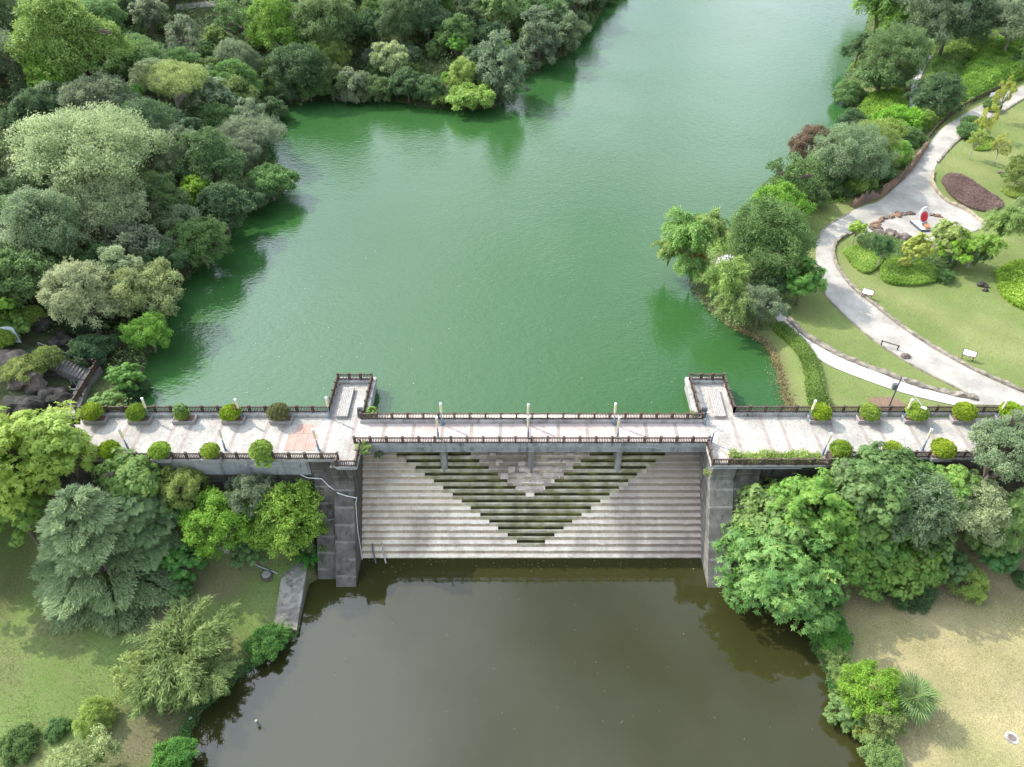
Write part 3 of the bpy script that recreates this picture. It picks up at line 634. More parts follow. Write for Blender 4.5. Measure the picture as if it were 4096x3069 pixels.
for (px, py), lab in lamps:
    p = P(px, py, 0)
    if lamp0 is None:
        lamp0 = thing('lamp_post', lab, 'lamp', p, GL); lamp_parts(lamp0); o = lamp0
    else: o = copy_tree(lamp0); o['label'] = lab
    o.location = p; o.rotation_euler = (rl.uniform(-.03, .03), rl.uniform(-.035, .035), rl.uniform(0, 3))
    if o.location.y < 0.1 and -18.5 < p.x < 21: o.location.y = 0.12
for (px, py), lab in [((2818,1698),'broken lamp without lantern at the foot of the right jetty'),((2843,1772),'broken lamp without lantern at the bridge front corner')]:
    p = P(px, py, 0); t = thing('lamp_post', lab, 'lamp', p, 'broken lamps by the right end of the bridge'); lamp_parts(t, True); t.rotation_euler = (0.02, 0.05, 0)

# ------------------------------------------------------------------ planters, benches, hatches and other things on the walkway
GP = 'concrete planter boxes on the walkway'
def planter(cx, y0, y1, wd, label, h=0.52):
    t = thing('planter', label, 'planter', (cx, (y0 + y1) / 2, 0), GP); b = MB(); x0, x1 = cx - wd / 2, cx + wd / 2; k = .13
    b.box(x0, x1, y0, y0 + k, 0, h); b.box(x0, x1, y1 - k, y1, 0, h); b.box(x0, x0 + k, y0 + k, y1 - k, 0, h); b.box(x1 - k, x1, y0 + k, y1 - k, 0, h)
    b.build('box', M['planter'], t, bevel=.02); MB().box(x0 + k, x1 - k, y0 + k, y1 - k, 0, h - .08).build('soil', M['soil'], t)
ORD = ['first', 'second', 'third', 'fourth', 'fifth']
shrubs = []
for i, (px, py, r) in enumerate([(362,1647,45),(544,1648,39),(729,1646,28),(919,1649,38),(1110,1647,43)]):
    z = 0.5 + r / F * 87 * 0.72; p = P(px, py, z); yy = 3.62
    X = p.x; planter(X + .25, 2.95, 4.14, 2.55, f'grey planter box on the lake side of left walkway, {ORD[i]} from the stairs')
    shrubs.append((X + .1, yy - .05, 0.44, r / F * 87, 'ball_dark' if i == 4 else 'ball', f'round shrub in the {ORD[i]} lake side planter from stairs' + [', broadest and flattest', '', ', smallest with a wild shoot', '', ', partly brown'][i]))
for i, (px, py, r) in enumerate([(461,1784,43),(655,1790,39),(853,1794,37),(1050,1806,42)]):
    X = pf[i]; planter(X, -3.1, -1.95, 2.2, f'grey planter box breaking the left front railing, {ORD[i]} from the left')
    shrubs.append((X, -2.5, 0.5, r / F * 83, 'ball', f'clipped round shrub at the left front railing, {ORD[i]} from the left' + (', loose and leafy' if i == 3 else '')))
for i, (px, py, r) in enumerate([(3284,1650,42),(3481,1652,39),(3667,1652,42),(3857,1650,43),(4041,1650,44)]):
    X = P(px, py, 1.3).x; planter(X + .1, 3.05, 4.29, 2.6, f'grey planter box along the right lake railing, {ORD[i]} from the right jetty')
    shrubs.append((X, 3.6, 0.44, r / F * 87, 'ball', f'clipped round shrub on the right lake railing, {ORD[i]} from the right jetty'))
for i, (px, py, r) in enumerate([(3351,1794,41),(3554,1786,38),(3754,1789,45),(3943,1782,43)]):
    X = pr[i]; planter(X, -2.95, -1.75, 2.3, f'grey planter box in the right front railing, {ORD[i]} from the weedy bed')
    shrubs.append((X, -2.3, 0.5, r / F * 82.5, 'ball', f'round shrub at right front railing, {ORD[i]} from weedy bed' + [', beside a lamp', ', half covered by leaves', '', ', behind dark treetops'][i]))
def bench(corners, mats, label):
    cs = [P(x, y, .45) for x, y in corners]; a = (cs[0] + cs[1]) / 2; b = (cs[2] + cs[3]) / 2; d = (a - b).normalized(); s = Vector((d.y, -d.x, 0)); wd = 1.25; ln = (a - b).length
    t = thing('bench', label, 'bench', ((a + b) / 2).xy.to_3d(), 'long benches on the jetties'); a = a.copy(); b = b.copy(); a.z = b.z = 0.41
    for k in range(6):
        o = s * (wd * (k - 2.5) / 6); MB().bar(b + o, a + o, wd / 6 - .03, .07).build('slat', mats[0], t)
    for e in (a - d * .25, b + d * .25, (a + b) / 2):
        q = e.copy(); MB().bar(q - s * (wd / 2 - .04) + Vector((0, 0, -.225)), q + s * (wd / 2 - .04) + Vector((0, 0, -.225)), .34, .37).build('support', mats[1], t)
    for sg in (-1, 1): MB().bar(b + s * sg * (wd / 2 + .005) + Vector((0, 0, -.12)), a + s * sg * (wd / 2 + .005) + Vector((0, 0, -.12)), .05, .26).build('side_board', mats[1], t)
bench([(1385,1548),(1407,1549),(1382,1668),(1352,1661)], (M['wood_light'], M['planter']), 'long weathered grey slatted bench on the left jetty')
bench([(2840,1551),(2866,1553),(2897,1660),(2868,1668)], (M['wood_light'], M['bench_red']), 'long bench with flaking red boards on the right jetty')
def hatch(cs, label, n):
    w_ = [P(x, y, 0) for x, y in cs]; t = thing('hatch_cover', label, 'hatch', w_[0], 'pink-brown hatch covers in the left walkway')
    for k in range(n):
        e = 0.012; f0, f1 = k / n + e, (k + 1) / n - e
        q = [w_[0].lerp(w_[1], f0), w_[0].lerp(w_[1], f1), w_[3].lerp(w_[2], f1), w_[3].lerp(w_[2], f0)]
        m = MB(); m.prism_z([(v.x, v.y) for v in q][::-1], 0.006, 0.03)
        c = sum(q, Vector()) / 4; m.box(c.x - .05, c.x + .05, c.y + .7, c.y + .8, .03, .05)
        m.build('hatch_plate', M['rust'], t)
hatch([(1153,1737),(1275,1737),(1262,1803),(1134,1803)], 'large pink-brown hatch of three plates near the left front railing', 3)
hatch([(1193,1700),(1257,1700),(1249,1735),(1174,1735)], 'smaller pink-brown hatch plate behind the three-plate one', 2)
for (x, y, px, lab) in [(-18.55, 4.35, 0, 'dark grey box on a stand at the corner of the left jetty'), (21.4, 4.35, 0, 'dark grey box on a stand at the corner of the right jetty')]:
    t = thing('control_box', lab, 'box', (x, y, 0), 'dark boxes at the bridge ends')
    MB().box(x - .22, x + .22, y - .2, y + .2, 0, .12).build('foot', M['metal_dark'], t); MB().prism_x([(y - .3, .12), (y + .3, .12), (y + .45, 1.15), (y + .1, 1.2)], x - .3, x + .3).build('cabinet', M['metal_dark'], t, bevel=.02)
    MB().box(x - .07, x + .07, y - .13, y - .09, .8, .93).build('lock', M['black'], t)
# weedy planter bed on the right
t = thing('planter', 'long low planter bed of weeds behind the right front railing', 'planter', (27, -2.7, 0))
b = MB(); b.box(22.7, 33.0, -2.0, -1.86, 0, .30); b.box(22.7, 22.86, -3.3, -2.0, 0, .30); b.box(32.84, 33.0, -3.3, -2.0, 0, .30); b.build('box', M['bench_red'], t)
MB().box(22.86, 32.84, -3.3, -2.0, 0, .22).build('soil', M['soil'], t)
# stairs at the left end
def quad_slab(b, q, z0, z1): b.prism_z([(p.x, p.y) for p in q], z0, z1)
sw = thing('stairway', 'grey concrete steps climbing left from the walkway beside dark rock', 'stairs', P(300, 1660, 0))
b = MB(); quad_slab(b, [P(238,1698,0), P(322,1698,0), P(322,1640,0), P(246,1640,0)], -.5, .0); b.build('landing', M['deck'], sw)
b = MB(); quad_slab(b, [P(247,1673,.17), P(313,1673,.17), P(314,1650,.17), P(252,1650,.17)], -.4, .17); quad_slab(b, [P(252,1652,.34), P(311,1650,.34), P(360,1520,.34), P(318,1518,.34), P(290,1575,.34)], -.6, .34)
quad_slab(b, [P(322,1517,.50), P(358,1520,.50), P(402,1466,.50), P(352,1470,.50)], -.6, .50); b.build('landing', M['stair'], sw)
A0, B0 = P(350, 1474, .5), P(321, 1517, .5); A1, B1 = P(158, 1400, 2.9), P(128, 1436, 2.9); ns = 14
for k in range(ns):
    f0, f1 = k / ns, (k + 1) / ns; a0, a1, b0, b1 = A0.lerp(A1, f0), A0.lerp(A1, f1), B0.lerp(B1, f0), B0.lerp(B1, f1); zt = .5 + (k + 1) * 2.4 / ns
    b = MB(); b.prism_z([(b0.x, b0.y), (a0.x, a0.y), (a1.x, a1.y), (b1.x, b1.y)], zt - 1.2, zt); b.build('step', M['stair'], sw, bevel=.015)
hr = MB(); up = Vector((0, 0, .9)); off = (A0 - B0).normalized() * .3
hr.bar(A0 + off + up + Vector((0,0,.1)), A1 + off + up, .09, .09)
for k in range(5): q = (A0 + off).lerp(A1 + off, k / 4); hr.bar(q - Vector((0, 0, .3)), q + up, .09, .09)
hr.build('handrail', M['stair'], sw)
railing([[P(298,1628,.34), P(398,1463,.5)], [P(398,1463,.5), P(340,1462,.5)]], 'dark brown railing up the right side of the stair landing', .34, 2.0, 1.05)

# camera pole with long white arm
q = P(3554, 1631, -.1); t = thing('camera_pole', 'dark grey camera pole on the lawn with a long white arm', 'camera pole', q)
top = q + Vector((0, 0, 4.3)); MB().tube([q, q + Vector((0, 0, .25)), top + Vector((0, 0, .5))], [.14, .09, .08], 10).build('pole', M['metal_dark'], t)
MB().box(q.x - .62, q.x - .12, q.y - .3, q.y + .15, q.z + 3.0, q.z + 3.75).build('equipment_box', M['metal_dark'], t, bevel=.02)
e = top + Vector((1.7, -3.1, -1.3)); MB().tube([top + Vector((0, 0, .3)), e], .045, 8).build('arm', M['steel'], t); MB().tube([top + Vector((0, 0, -.5)), top.lerp(e, .55)], .03, 8).build('brace', M['steel'], t)
for k, o in enumerate((.0, .35)):
    m = MB(); c = e + Vector((o * .8 - .1, o, -.1 - .2 * k)); m.tube([c, c + Vector((.45, -.25, -.1))], .10, 8); m.build('camera', M['white'], t)

# ------------------------------------------------------------------ foliage builders (leaf-sized faces)
def unit(v): return v / np.maximum(np.linalg.norm(v, axis=-1, keepdims=True), 1e-9)
def leaf_quads(Pb, D, N, Ln, Wd, mid=0.5):
    D = unit(D); S = unit(np.cross(D, N)); Ln = np.asarray(Ln).reshape(-1, 1) * np.ones((len(Pb), 1)); Wd = np.asarray(Wd).reshape(-1, 1) * np.ones((len(Pb), 1))
    U = np.cross(S, D) * Ln * 0.10
    V = np.stack([Pb, Pb + D * Ln * mid + S * Wd / 2 - U, Pb + D * Ln, Pb + D * Ln * mid - S * Wd / 2 - U], 1).reshape(-1, 3)
    return V, np.arange(len(V), dtype=np.int32).reshape(-1, 4)
def broad_crown(name, seed, R=4.0, clumps=84, sprigs=36, leaves=6, Ln=.33, Wd=.19, flat=.82, low=-.55, lump=.30, star=False, hang=0.0):
    r = np.random.default_rng(seed)
    d = unit(r.normal(size=(clumps * 4, 3))); d = d[d[:, 2] > low][:clumps]; n = len(d)
    lob = unit(r.normal(size=(6, 3))); lobv = np.max(d @ lob.T, axis=1)
    rr = R * (0.36 + 0.46 * r.random(n) + lump * 1.25 * (lobv - .58)); C = d * rr[:, None] * np.array([1, 1, flat]); C[:, :2] *= (1 - .12 * np.clip(C[:, 2:3] / R, 0, 1))
    rc = R * r.uniform(.12, .28, n); ct = r.random(n)
    k = np.repeat(np.arange(n), sprigs); m = len(k)
    sd = unit(r.normal(size=(m, 3)) + d[k] * .75 + np.array([0, 0, .55])); 
    Ps = C[k] + sd * (rc[k] * r.uniform(.55, 1.05, m))[:, None] * np.array([1, 1, .8])
    q = np.repeat(np.arange(m), leaves); nn = len(q); ax = unit(sd + np.array([0, 0, .5]))
    if star:
        e1 = unit(np.cross(ax, r.normal(size=(m, 3)))); e2 = np.cross(ax, e1); a = np.tile(np.arange(leaves) * 2 * np.pi / leaves, m) + r.uniform(-.3, .3, nn)
        D = e1[q] * np.cos(a)[:, None] + e2[q] * np.sin(a)[:, None] + ax[q] * r.uniform(-.25, .25, (nn, 1)) ; N = ax[q] + .15 * r.normal(size=(nn, 3)); Pb = Ps[q]
    else:
        D = unit(sd[q] * .35 + r.normal(size=(nn, 3)) + np.array([0, 0, -.15 - hang])); N = unit(ax[q] + .55 * r.normal(size=(nn, 3))); Pb = Ps[q] + r.normal(size=(nn, 3)) * .10 * R / 4
    V, Fq = leaf_quads(Pb, D, N, Ln * r.uniform(.7, 1.25, nn), Wd * r.uniform(.75, 1.2, nn))
    tint = np.clip(.5 * ct[k][q] + .3 * r.random(m)[q] + .2 * r.random(nn), 0, 1)
    me = np_mesh(name, V, Fq, LM['mid'], tint); me['clumps'] = [float(x) for x in C[:9].ravel()]
    return me
def trunk_mesh(name, seed, crown=None, R=4.0, mat=None, n=6, wood=0.20):
    r = random.Random(seed); b = MB(); lean = [(0, 0, -.25), (r.uniform(-.12, .12), r.uniform(-.12, .12), .35), (r.uniform(-.25, .25), r.uniform(-.25, .25), .75), (0, 0, 1.05)]
    b.tube(lean, [wood * 1.25, wood, wood * .8, wood * .5], 8)
    for i in range(n):
        a = 2 * math.pi * i / n + r.uniform(-.4, .4); z0 = r.uniform(.5, .95); l = R * r.uniform(.5, .75)
        p0 = Vector((0, 0, z0)); p2 = Vector((math.cos(a) * l, math.sin(a) * l, z0 + r.uniform(.15, .5))); p1 = p0.lerp(p2, .5) + Vector((0, 0, .06))
        b.tube([p0, p1, p2], [wood * .5, wood * .32, wood * .12], 6)
    me = bpy.data.meshes.new(name); me.from_pydata(b.v, [], b.f); me.materials.append(mat or M['bark']); me.update(); return me
def spread_crown(name, seed, R=4.0): return broad_crown(name, seed, R, 84, 50, 6, .24, .12, .5, -.2, .28, hang=.2)
def cedar_crown(name, seed, R=4.0, Hh=7.5, nb=58, droop=.20, wide=.42):
    r = np.random.default_rng(seed); Ps, Ds, Ns, ts = [], [], [], []
    for i in range(nb):
        f = (i + r.random()) / nb; z = -Hh * .45 + Hh * f ** .9; ln = R * (1 - f) ** .60 * r.uniform(.62, 1.2) + .3; a = i * 2.399 + r.uniform(-.4, .4)
        dirh = np.array([math.cos(a), math.sin(a), 0]); side = np.array([-dirh[1], dirh[0], 0]); tb = r.random(); lift = r.uniform(.05, .28)
        ns = int(8 + ln * 9)
        for k in range(ns):
            u = .22 + .78 * k / ns; p = dirh * ln * u + np.array([0, 0, z + lift * ln * u - (droop + lift) * ln * u * u])
            sl = (1.02 - u) ** .7 * ln * wide * r.uniform(.75, 1.2) + .15
            for sg in (-1, 1):
                nv = int(3 + sl * 4)
                for v in np.linspace(.15, 1, nv):
                    q = p + side * sg * sl * v + dirh * sl * .75 * v + np.array([0, 0, -.22 * v * v * sl])
                    for _ in range(4):
                        Ps.append(q + r.normal(size=3) * .045); Ds.append(side * sg * .6 + dirh * .9 + np.array([0, 0, -.10]) + r.normal(size=3) * .38); Ns.append(np.array([0, 0, 1]) + r.normal(size=3) * .45)
                        ts.append(.35 * tb + .45 * max(u, v) + .2 * r.random())
    Ps = np.array(Ps); n = len(Ps)
    V, Fq = leaf_quads(Ps, np.array(Ds), np.array(Ns), r.uniform(.18, .34, n), r.uniform(.035, .06, n))
    return np_mesh(name, V, Fq, LM['cedar'], np.clip(ts, 0, 1))
CULM = {}; M['culm'] = rough_mat('culm_green', (0.13, 0.17, 0.06), (0.24, 0.26, 0.12), 3, 0.6, 0.1)
def plume_crown(name, seed, R=4.0, culms=60, nodes=28, per=9, Ln=.62, Wd=.085, arch=.75, rise=1.25, rch=(.45, 1.25)):
    r = np.random.default_rng(seed); Ps, Ds, Ns, ts = [], [], [], []; stem = MB()
    for i in range(culms):
        a = r.uniform(0, 2 * np.pi); reach = R * r.uniform(*rch); dh = np.array([math.cos(a), math.sin(a), 0]); h = R * rise * r.uniform(.65, 1.0); tb = r.random()
        stem.tube([dh * reach * u ** 1.6 + np.array([0, 0, -R * .62 + h * (u * 1.55 - arch * u ** 3)]) for u in (0, .25, .5, .75, .95)], [.05, .045, .04, .03, .015], 4)
        for k in range(nodes):
            u = .38 + .62 * k / nodes
            p = dh * reach * u ** 1.6 + np.array([0, 0, -R * .62 + h * (u * 1.55 - arch * u ** 3)])
            for _ in range(per):
                Ps.append(p + r.normal(size=3) * np.array([.22, .22, .16]) * R / 4 * (1.6 - u)); Ds.append(dh * 1.0 + r.normal(size=3) * .75 + np.array([0, 0, -.55])); Ns.append(np.array([0, 0, 1]) + r.normal(size=3) * .6); ts.append(.5 * tb + .2 * u + .3 * r.random())
    Ps = np.array(Ps); n = len(Ps)
    V, Fq = leaf_quads(Ps, np.array(Ds), np.array(Ns), Ln * r.uniform(.6, 1.2, n), Wd * r.uniform(.8, 1.3, n), .35)
    me = bpy.data.meshes.new(name + '_culms'); me.from_pydata(stem.v, [], stem.f); me.materials.append(M['culm']); me.update(); CULM[name + str(seed)] = me
    o = np_mesh(name, V, Fq, LM['bamboo'], np.clip(ts, 0, 1)); o['seed'] = seed; return o
def ball_mesh(name, seed, R=1.0, n=5200, flat=.82, Ln=.12, Wd=.075, rough=.06):
    r = np.random.default_rng(seed); d = unit(r.normal(size=(n, 3))); d[:, 2] = np.abs(d[:, 2]) * 1.25 - .35 * (r.random(n) < .35); d = unit(d)
    lump = 1 + rough * (np.sin(d[:, 0] * 7 + seed) * np.cos(d[:, 1] * 8 + d[:, 2] * 6) + .7 * np.sin(d[:, 1] * 15 + d[:, 0] * 11)); rr = R * lump * (1 - np.abs(r.normal(size=n)) * .05)
    Pb = d * rr[:, None] * np.array([1, 1, flat]); N = unit(d + .7 * r.normal(size=(n, 3))); D = unit(np.cross(N, r.normal(size=(n, 3))) + .5 * d)
    V, Fq = leaf_quads(Pb, D, N, Ln * r.uniform(.7, 1.3, n), Wd * r.uniform(.7, 1.3, n)); tint = np.clip(.5 + .22 * np.sin(d[:, 0] * 5 + seed) + .25 * r.normal(size=n), 0, 1)
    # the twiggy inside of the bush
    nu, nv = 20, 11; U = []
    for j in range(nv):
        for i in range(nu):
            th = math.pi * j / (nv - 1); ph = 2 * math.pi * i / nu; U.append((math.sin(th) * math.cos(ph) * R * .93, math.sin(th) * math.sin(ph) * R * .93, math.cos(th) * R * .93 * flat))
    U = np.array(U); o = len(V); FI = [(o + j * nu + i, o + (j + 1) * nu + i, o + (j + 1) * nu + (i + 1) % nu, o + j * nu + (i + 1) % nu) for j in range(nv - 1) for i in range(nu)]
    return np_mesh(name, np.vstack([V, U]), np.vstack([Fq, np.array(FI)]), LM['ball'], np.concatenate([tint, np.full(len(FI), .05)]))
def area_leaves(name, pts, mat, seed, Ln, Wd, up=.7, per=1, jit=.1):
    r = np.random.default_rng(seed); pts = np.repeat(np.asarray(pts), per, 0); n = len(pts); pts = pts + r.normal(size=(n, 3)) * jit
    N = unit(r.normal(size=(n, 3)) + np.array([0, 0, up * 2])); D = unit(np.cross(N, r.normal(size=(n, 3))) + np.array([0, 0, .35]))
    V, Fq = leaf_quads(pts, D, N, Ln * r.uniform(.6, 1.3, n), Wd * r.uniform(.7, 1.2, n)); tint = np.clip(.5 + .3 * np.sin(pts[:, 0] * 1.1 + seed) * np.cos(pts[:, 1] * .9) + .22 * r.normal(size=n), 0, 1)
    return np_mesh(name, V, Fq, mat, tint)

CROWN = {
 'broad':  [broad_crown('crown_broad', s) for s in (1, 2, 3, 4, 5)],
 'fine':   [broad_crown('crown_fine', s, 4, 110, 38, 6, .23, .13, .85, -.6, .42) for s in (11, 12, 13)],
 'star':   [broad_crown('crown_star', s, 4, 80, 20, 7, .42, .17, .8, -.5, .42, star=True) for s in (21, 22, 23)],
 'starbig': [broad_crown('crown_compound', s, 4, 180, 23, 7, .27, .11, .8, -.5, .62, star=True) for s in (24, 25, 26)],
 'open':   [broad_crown('crown_open', s, 4, 34, 34, 6, .30, .17, .9, -.7, .5) for s in (31, 32)],
 'broadbig': [broad_crown('crown_broad', s, 4, 190, 40, 6, .19, .11, .82, -.55, .42) for s in (6, 7, 8)],
 'finebig': [broad_crown('crown_fine', s, 4, 230, 40, 6, .15, .085, .85, -.6, .46) for s in (14, 15)],
 'spreadbig': [broad_crown('crown_spread', s, 4, 210, 42, 6, .15, .075, .36, -.12, .50, hang=.2) for s in (43, 44)],
 'spread': [spread_crown('crown_spread', s) for s in (41, 42)],
 'tall':   [broad_crown('crown_tall', s, 4, 90, 34, 6, .30, .17, 1.35, -.8, .32) for s in (51, 52)],
 'plume':  [plume_crown('crown_plume', s) for s in (61, 62, 63)],
 'bamboo': [plume_crown('crown_plume', s, 4.0, 54, 26, 9, .50, .085, 1.0, 1.9, (.2, .85)) for s in (64, 65, 66)],
 'cedar':  [cedar_crown('crown_cedar', 71)],
 'feather':[cedar_crown('crown_feather', 72, 3.4, 9.0, 90, .45, .3)],
 'mound':  [broad_crown('crown_mound', s, 4, 110, 50, 5, .25, .18, .55, -.05, .26) for s in (81, 82)],
}
TRUNK = [trunk_mesh('trunk_wood', s) for s in (1, 2, 3)]
TRUNK_P = [trunk_mesh('trunk_pale', s, mat=M['bark_pale'], wood=.16) for s in (4, 5)]
rng = random.Random(77)
placed = []            # (X, Y, R, px, py)
def set_mat(o, m):
    o.material_slots[0].link = 'OBJECT'; o.material_slots[0].material = m
def tree_at(kind, base, R, hc, mat, label, cat='tree', name=None, group=None, trunk=True, var=None, pale=False, sq=1.0):
    nm = name or {'star':'broadleaf_tree','starbig':'broadleaf_tree','broad':'broadleaf_tree','fine':'broadleaf_tree','open':'broadleaf_tree','spread':'spreading_tree','tall':'broadleaf_tree','plume':'bamboo_clump','bamboo':'bamboo_clump','cedar':'cedar_tree','feather':'conifer_tree','mound':'shrub'}[kind]
    kind = kind + 'big' if kind in ('broad', 'fine', 'spread', 'star') and R > 4.9 else kind
    t = thing(nm, label, cat, base, group); s = R / 4.0; ls = CROWN[kind]
    c = link('crown', ls[(rng.randrange(len(ls)) if var is None else var % len(ls))], t, (0, 0, hc)); c.scale = (s * rng.uniform(.92, 1.08), s * rng.uniform(.92, 1.08), s * sq); c.rotation_euler = (rng.uniform(-.06, .06), rng.uniform(-.06, .06), rng.uniform(0, 6.28)); set_mat(c, LM[mat])
    if kind in ('plume', 'bamboo'):
        k = link('culms', CULM['crown_plume' + str(c.data['seed'])], t, (0, 0, hc)); k.scale = c.scale; k.rotation_euler = c.rotation_euler
    elif trunk:
        k = link('trunk', (TRUNK_P if pale else TRUNK)[rng.randrange(2)], t); k.scale = (s, s, hc); k.rotation_euler = (0, 0, rng.uniform(0, 6.28))
    px, py, zc = proj(base.x, base.y, base.z + hc); placed.append((base.x, base.y, R, px / KD, py / KD, R * F / zc / KD))
    return t
GF = 'trees of the forested lake bank'
LANDM = []
def tree(kind, px, py, wpx, mat, label, hcf=1.0, hc=None, low=False, short=None, hadd=1.2, **k):
    z0 = -9 if low else 3.0; z = z0
    for _ in range(18):
        p = P(px * KD, py * KD, z); zc = proj(p.x, p.y, z)[2]; R = wpx / 2 * KD * zc / F; h_ = hc if hc is not None else R * hcf + hadd; z = .5 * z + .5 * (H(p.x, p.y) + h_)
    p = P(px * KD, py * KD, z); base = Vector((p.x, p.y, z - h_))
    if short: LANDM.append((px, py, short))
    return tree_at(kind, base, R, h_, mat, label, **k)
COLN_ = {'dark': 'dark green', 'mid': 'mid green', 'grey': 'grey-green'}
# ---- the forest on the left hillside: trees one can pick out
tree('spread', 188, 320, 285, 'pale', 'large pale umbrella-shaped tree in the middle of the left hillside', 1.1, short='the pale umbrella tree', pale=True)
tree('broad', 165, 80, 240, 'bright', 'large sunlit bright green tree near the top left corner', 1.2, short='the sunlit corner tree')
tree('broad', 110, 150, 130, 'bright', 'smaller bright green tree leaning against the sunlit corner tree', 1.2)
tree('spread', 368, 178, 150, 'palelime', 'flat yellow-green tree with bare pale branches below it', 1.2, short='the flat yellow-green tree', pale=True)
tree('tall', 543, 272, 88, 'grey', 'tall grey-green tree standing at the corner of the cove', 1.0, short='the cove corner tree')
tree('broad', 95, 360, 70, 'bright', 'small vivid green tree below the pale umbrella tree', 1.0)
tree('mound', 585, 398, 118, 'mid', 'rounded green bush bulging over the point of the left bank', .6, hadd=.2, name='shrub', cat='bush', short='the bush on the point')
tree('mound', 545, 425, 100, 'dark', 'dark green bush hanging over water just below the left point', .6, hadd=.2, name='shrub', cat='bush')
tree('fine', 432, 525, 118, 'mid', 'round green tree at water, halfway down the left bank', .9, short='the round waterside tree')
tree('broad', 178, 645, 168, 'pale', 'pale green round tree beside the stairs, left one of the pair', 1.0, short='the pale stair-side tree')
tree('fine', 315, 635, 150, 'palelime', 'yellow-green vine-draped tree over the water, right of the pale stair-side tree', 1.0, short='the vine-draped tree')
tree('fine', 318, 715, 100, 'bright', 'low fresh green tree leaning over water below the vine-draped tree', .8)
tree('broad', 200, 755, 90, 'dark', 'dark green bush right above the stair handrail', .7, hadd=.3, name='shrub', cat='bush')
tree('star', 270, 818, 78, 'star', 'fresh green feathery tree behind the stair landing railing', .7, hadd=.3, short='the feathery landing tree')
tree('star', 232, 868, 78, 'star', 'low fresh green sapling between the landing railing and the water', .5, hadd=.1, name='shrub', cat='bush')
tree('fine', 290, 835, 62, 'dark', 'dark green bush at the waterline behind the first walkway shrubs', .5, hadd=.1, name='shrub', cat='bush')
tree('broad', 70, 480, 200, 'grey', 'broad grey-green tree at the left edge below the pale umbrella tree', 1.1, short='the broad grey-green tree')
tree('broad', 205, 450, 180, 'pale', 'pale grey tree with dead twigs, left of the round waterside tree', 1.0, short='the twiggy pale tree', pale=True)
tree('fine', 30, 60, 150, 'dark', 'dark tree shape in the very top left corner', 1.2)
tree('broad', 480, 450, 120, 'dark', 'dark green tree above the round waterside tree', .9)
tree('broad', 40, 600, 150, 'mid', 'mid green tree at the left edge above the white sheet', .9, short='the tree above the white sheet')
tree('broad', 455, 345, 150, 'mid', 'mid green tree between the pale umbrella tree and the point', 1.0, short='the point tree')
for x, y, w_, m, k, lab in [(330,432,135,'mid','broad','mid green tree right below the pale umbrella tree'),(392,482,112,'grey','fine','grey-green tree among the dead branches'),(300,535,140,'grey','broad','grey-green tree above the pale stair-side tree'),(420,420,95,'bright','broad','fresh green tree left of the round waterside tree'),
  (352,570,100,'dark','fine','dark green tree between the vine-draped tree and the round waterside tree'),(235,570,120,'mid','fine','mid green tree tucked behind the pale stair-side tree'),(120,565,125,'mid','broad','mid green tree above and left of the pale stair-side tree'),(390,335,125,'grey','fine','grey-green tree touching the right side of the pale umbrella tree'),
  (330,262,110,'mid','broad','mid green tree between the pale umbrella tree and the flat yellow-green tree'),(272,226,100,'bright','broad','fresh green tree above the pale umbrella tree'),(500,410,90,'mid','fine','mid green tree behind the bush on the point'),(470,270,100,'mid','fine','mid green tree left of the cove corner tree'),(520,340,90,'grey','fine','grey-green tree below the cove corner tree')]:
    tree(k, x, y, w_, m, lab, .85, hadd=.4)
for i, (x, y, w_, m) in enumerate([(585,238,66,'dark'),(622,196,72,'dark'),(666,186,84,'mid'),(715,182,92,'mid'),(768,186,84,'grey'),(815,192,74,'mid'),(880,186,84,'dark'),(928,190,72,'mid')]):
    tree('fine' if i % 2 else 'broad', x, y, w_, m, f'{COLN_[m]} waterside tree of the cove, {["leftmost","second","third","fourth","fifth","sixth","seventh","eighth"][i]} counted from the left', .75, hadd=.3, group='waterside trees of the cove')
# centre hill
tree('broad', 842, 125, 84, 'pale', 'cream-topped pale tree halfway up the middle hillside', 1.1, short='the cream-topped tree', pale=True)
tree('tall', 1085, 150, 118, 'grey', 'big vine-hung tree at the tip of the middle shore', 1.0, short='the vine-hung cape tree')
tree('fine', 1008, 158, 78, 'yellow', 'yellowish round tree left of the vine-hung cape tree', .9, short='the yellowish cape tree')
tree('mound', 1020, 216, 105, 'lime', 'low lime-yellow bush at the water on the middle shore', .5, hadd=.1, name='shrub', cat='bush')
tree('plume', 955, 215, 60, 'reed', 'tuft of pale tall reeds left of the lime-yellow bush', .6, hc=1.3, trunk=False, name='reed_tuft', cat='reeds')
tree('tall', 1222, 70, 78, 'grey', 'grey-green tree at the water, last but one on the middle shore', 1.0, short='the shoreline grey tree')
tree('tall', 1165, 85, 100, 'grey', 'broad grey-green tree above the far bend of the shoreline', 1.0)
tree('star', 985, 95, 46, 'bright', 'small vivid fan-leaved tree amid dull middle hillside forest', 1.2)
tree('broad', 600, 60, 150, 'bright', 'light green tree at the head of the dark valley', 1.1, short='the valley head tree')
tree('broad', 690, 45, 150, 'mid', 'large mid green tree right of the valley head tree', 1.1, short='the large mid green tree')
tree('broad', 640, 150, 120, 'dark', 'dark green tree on the right side of the shaded valley', 1.0)
LANDM += [(760, 180, 'the middle cove shore')]

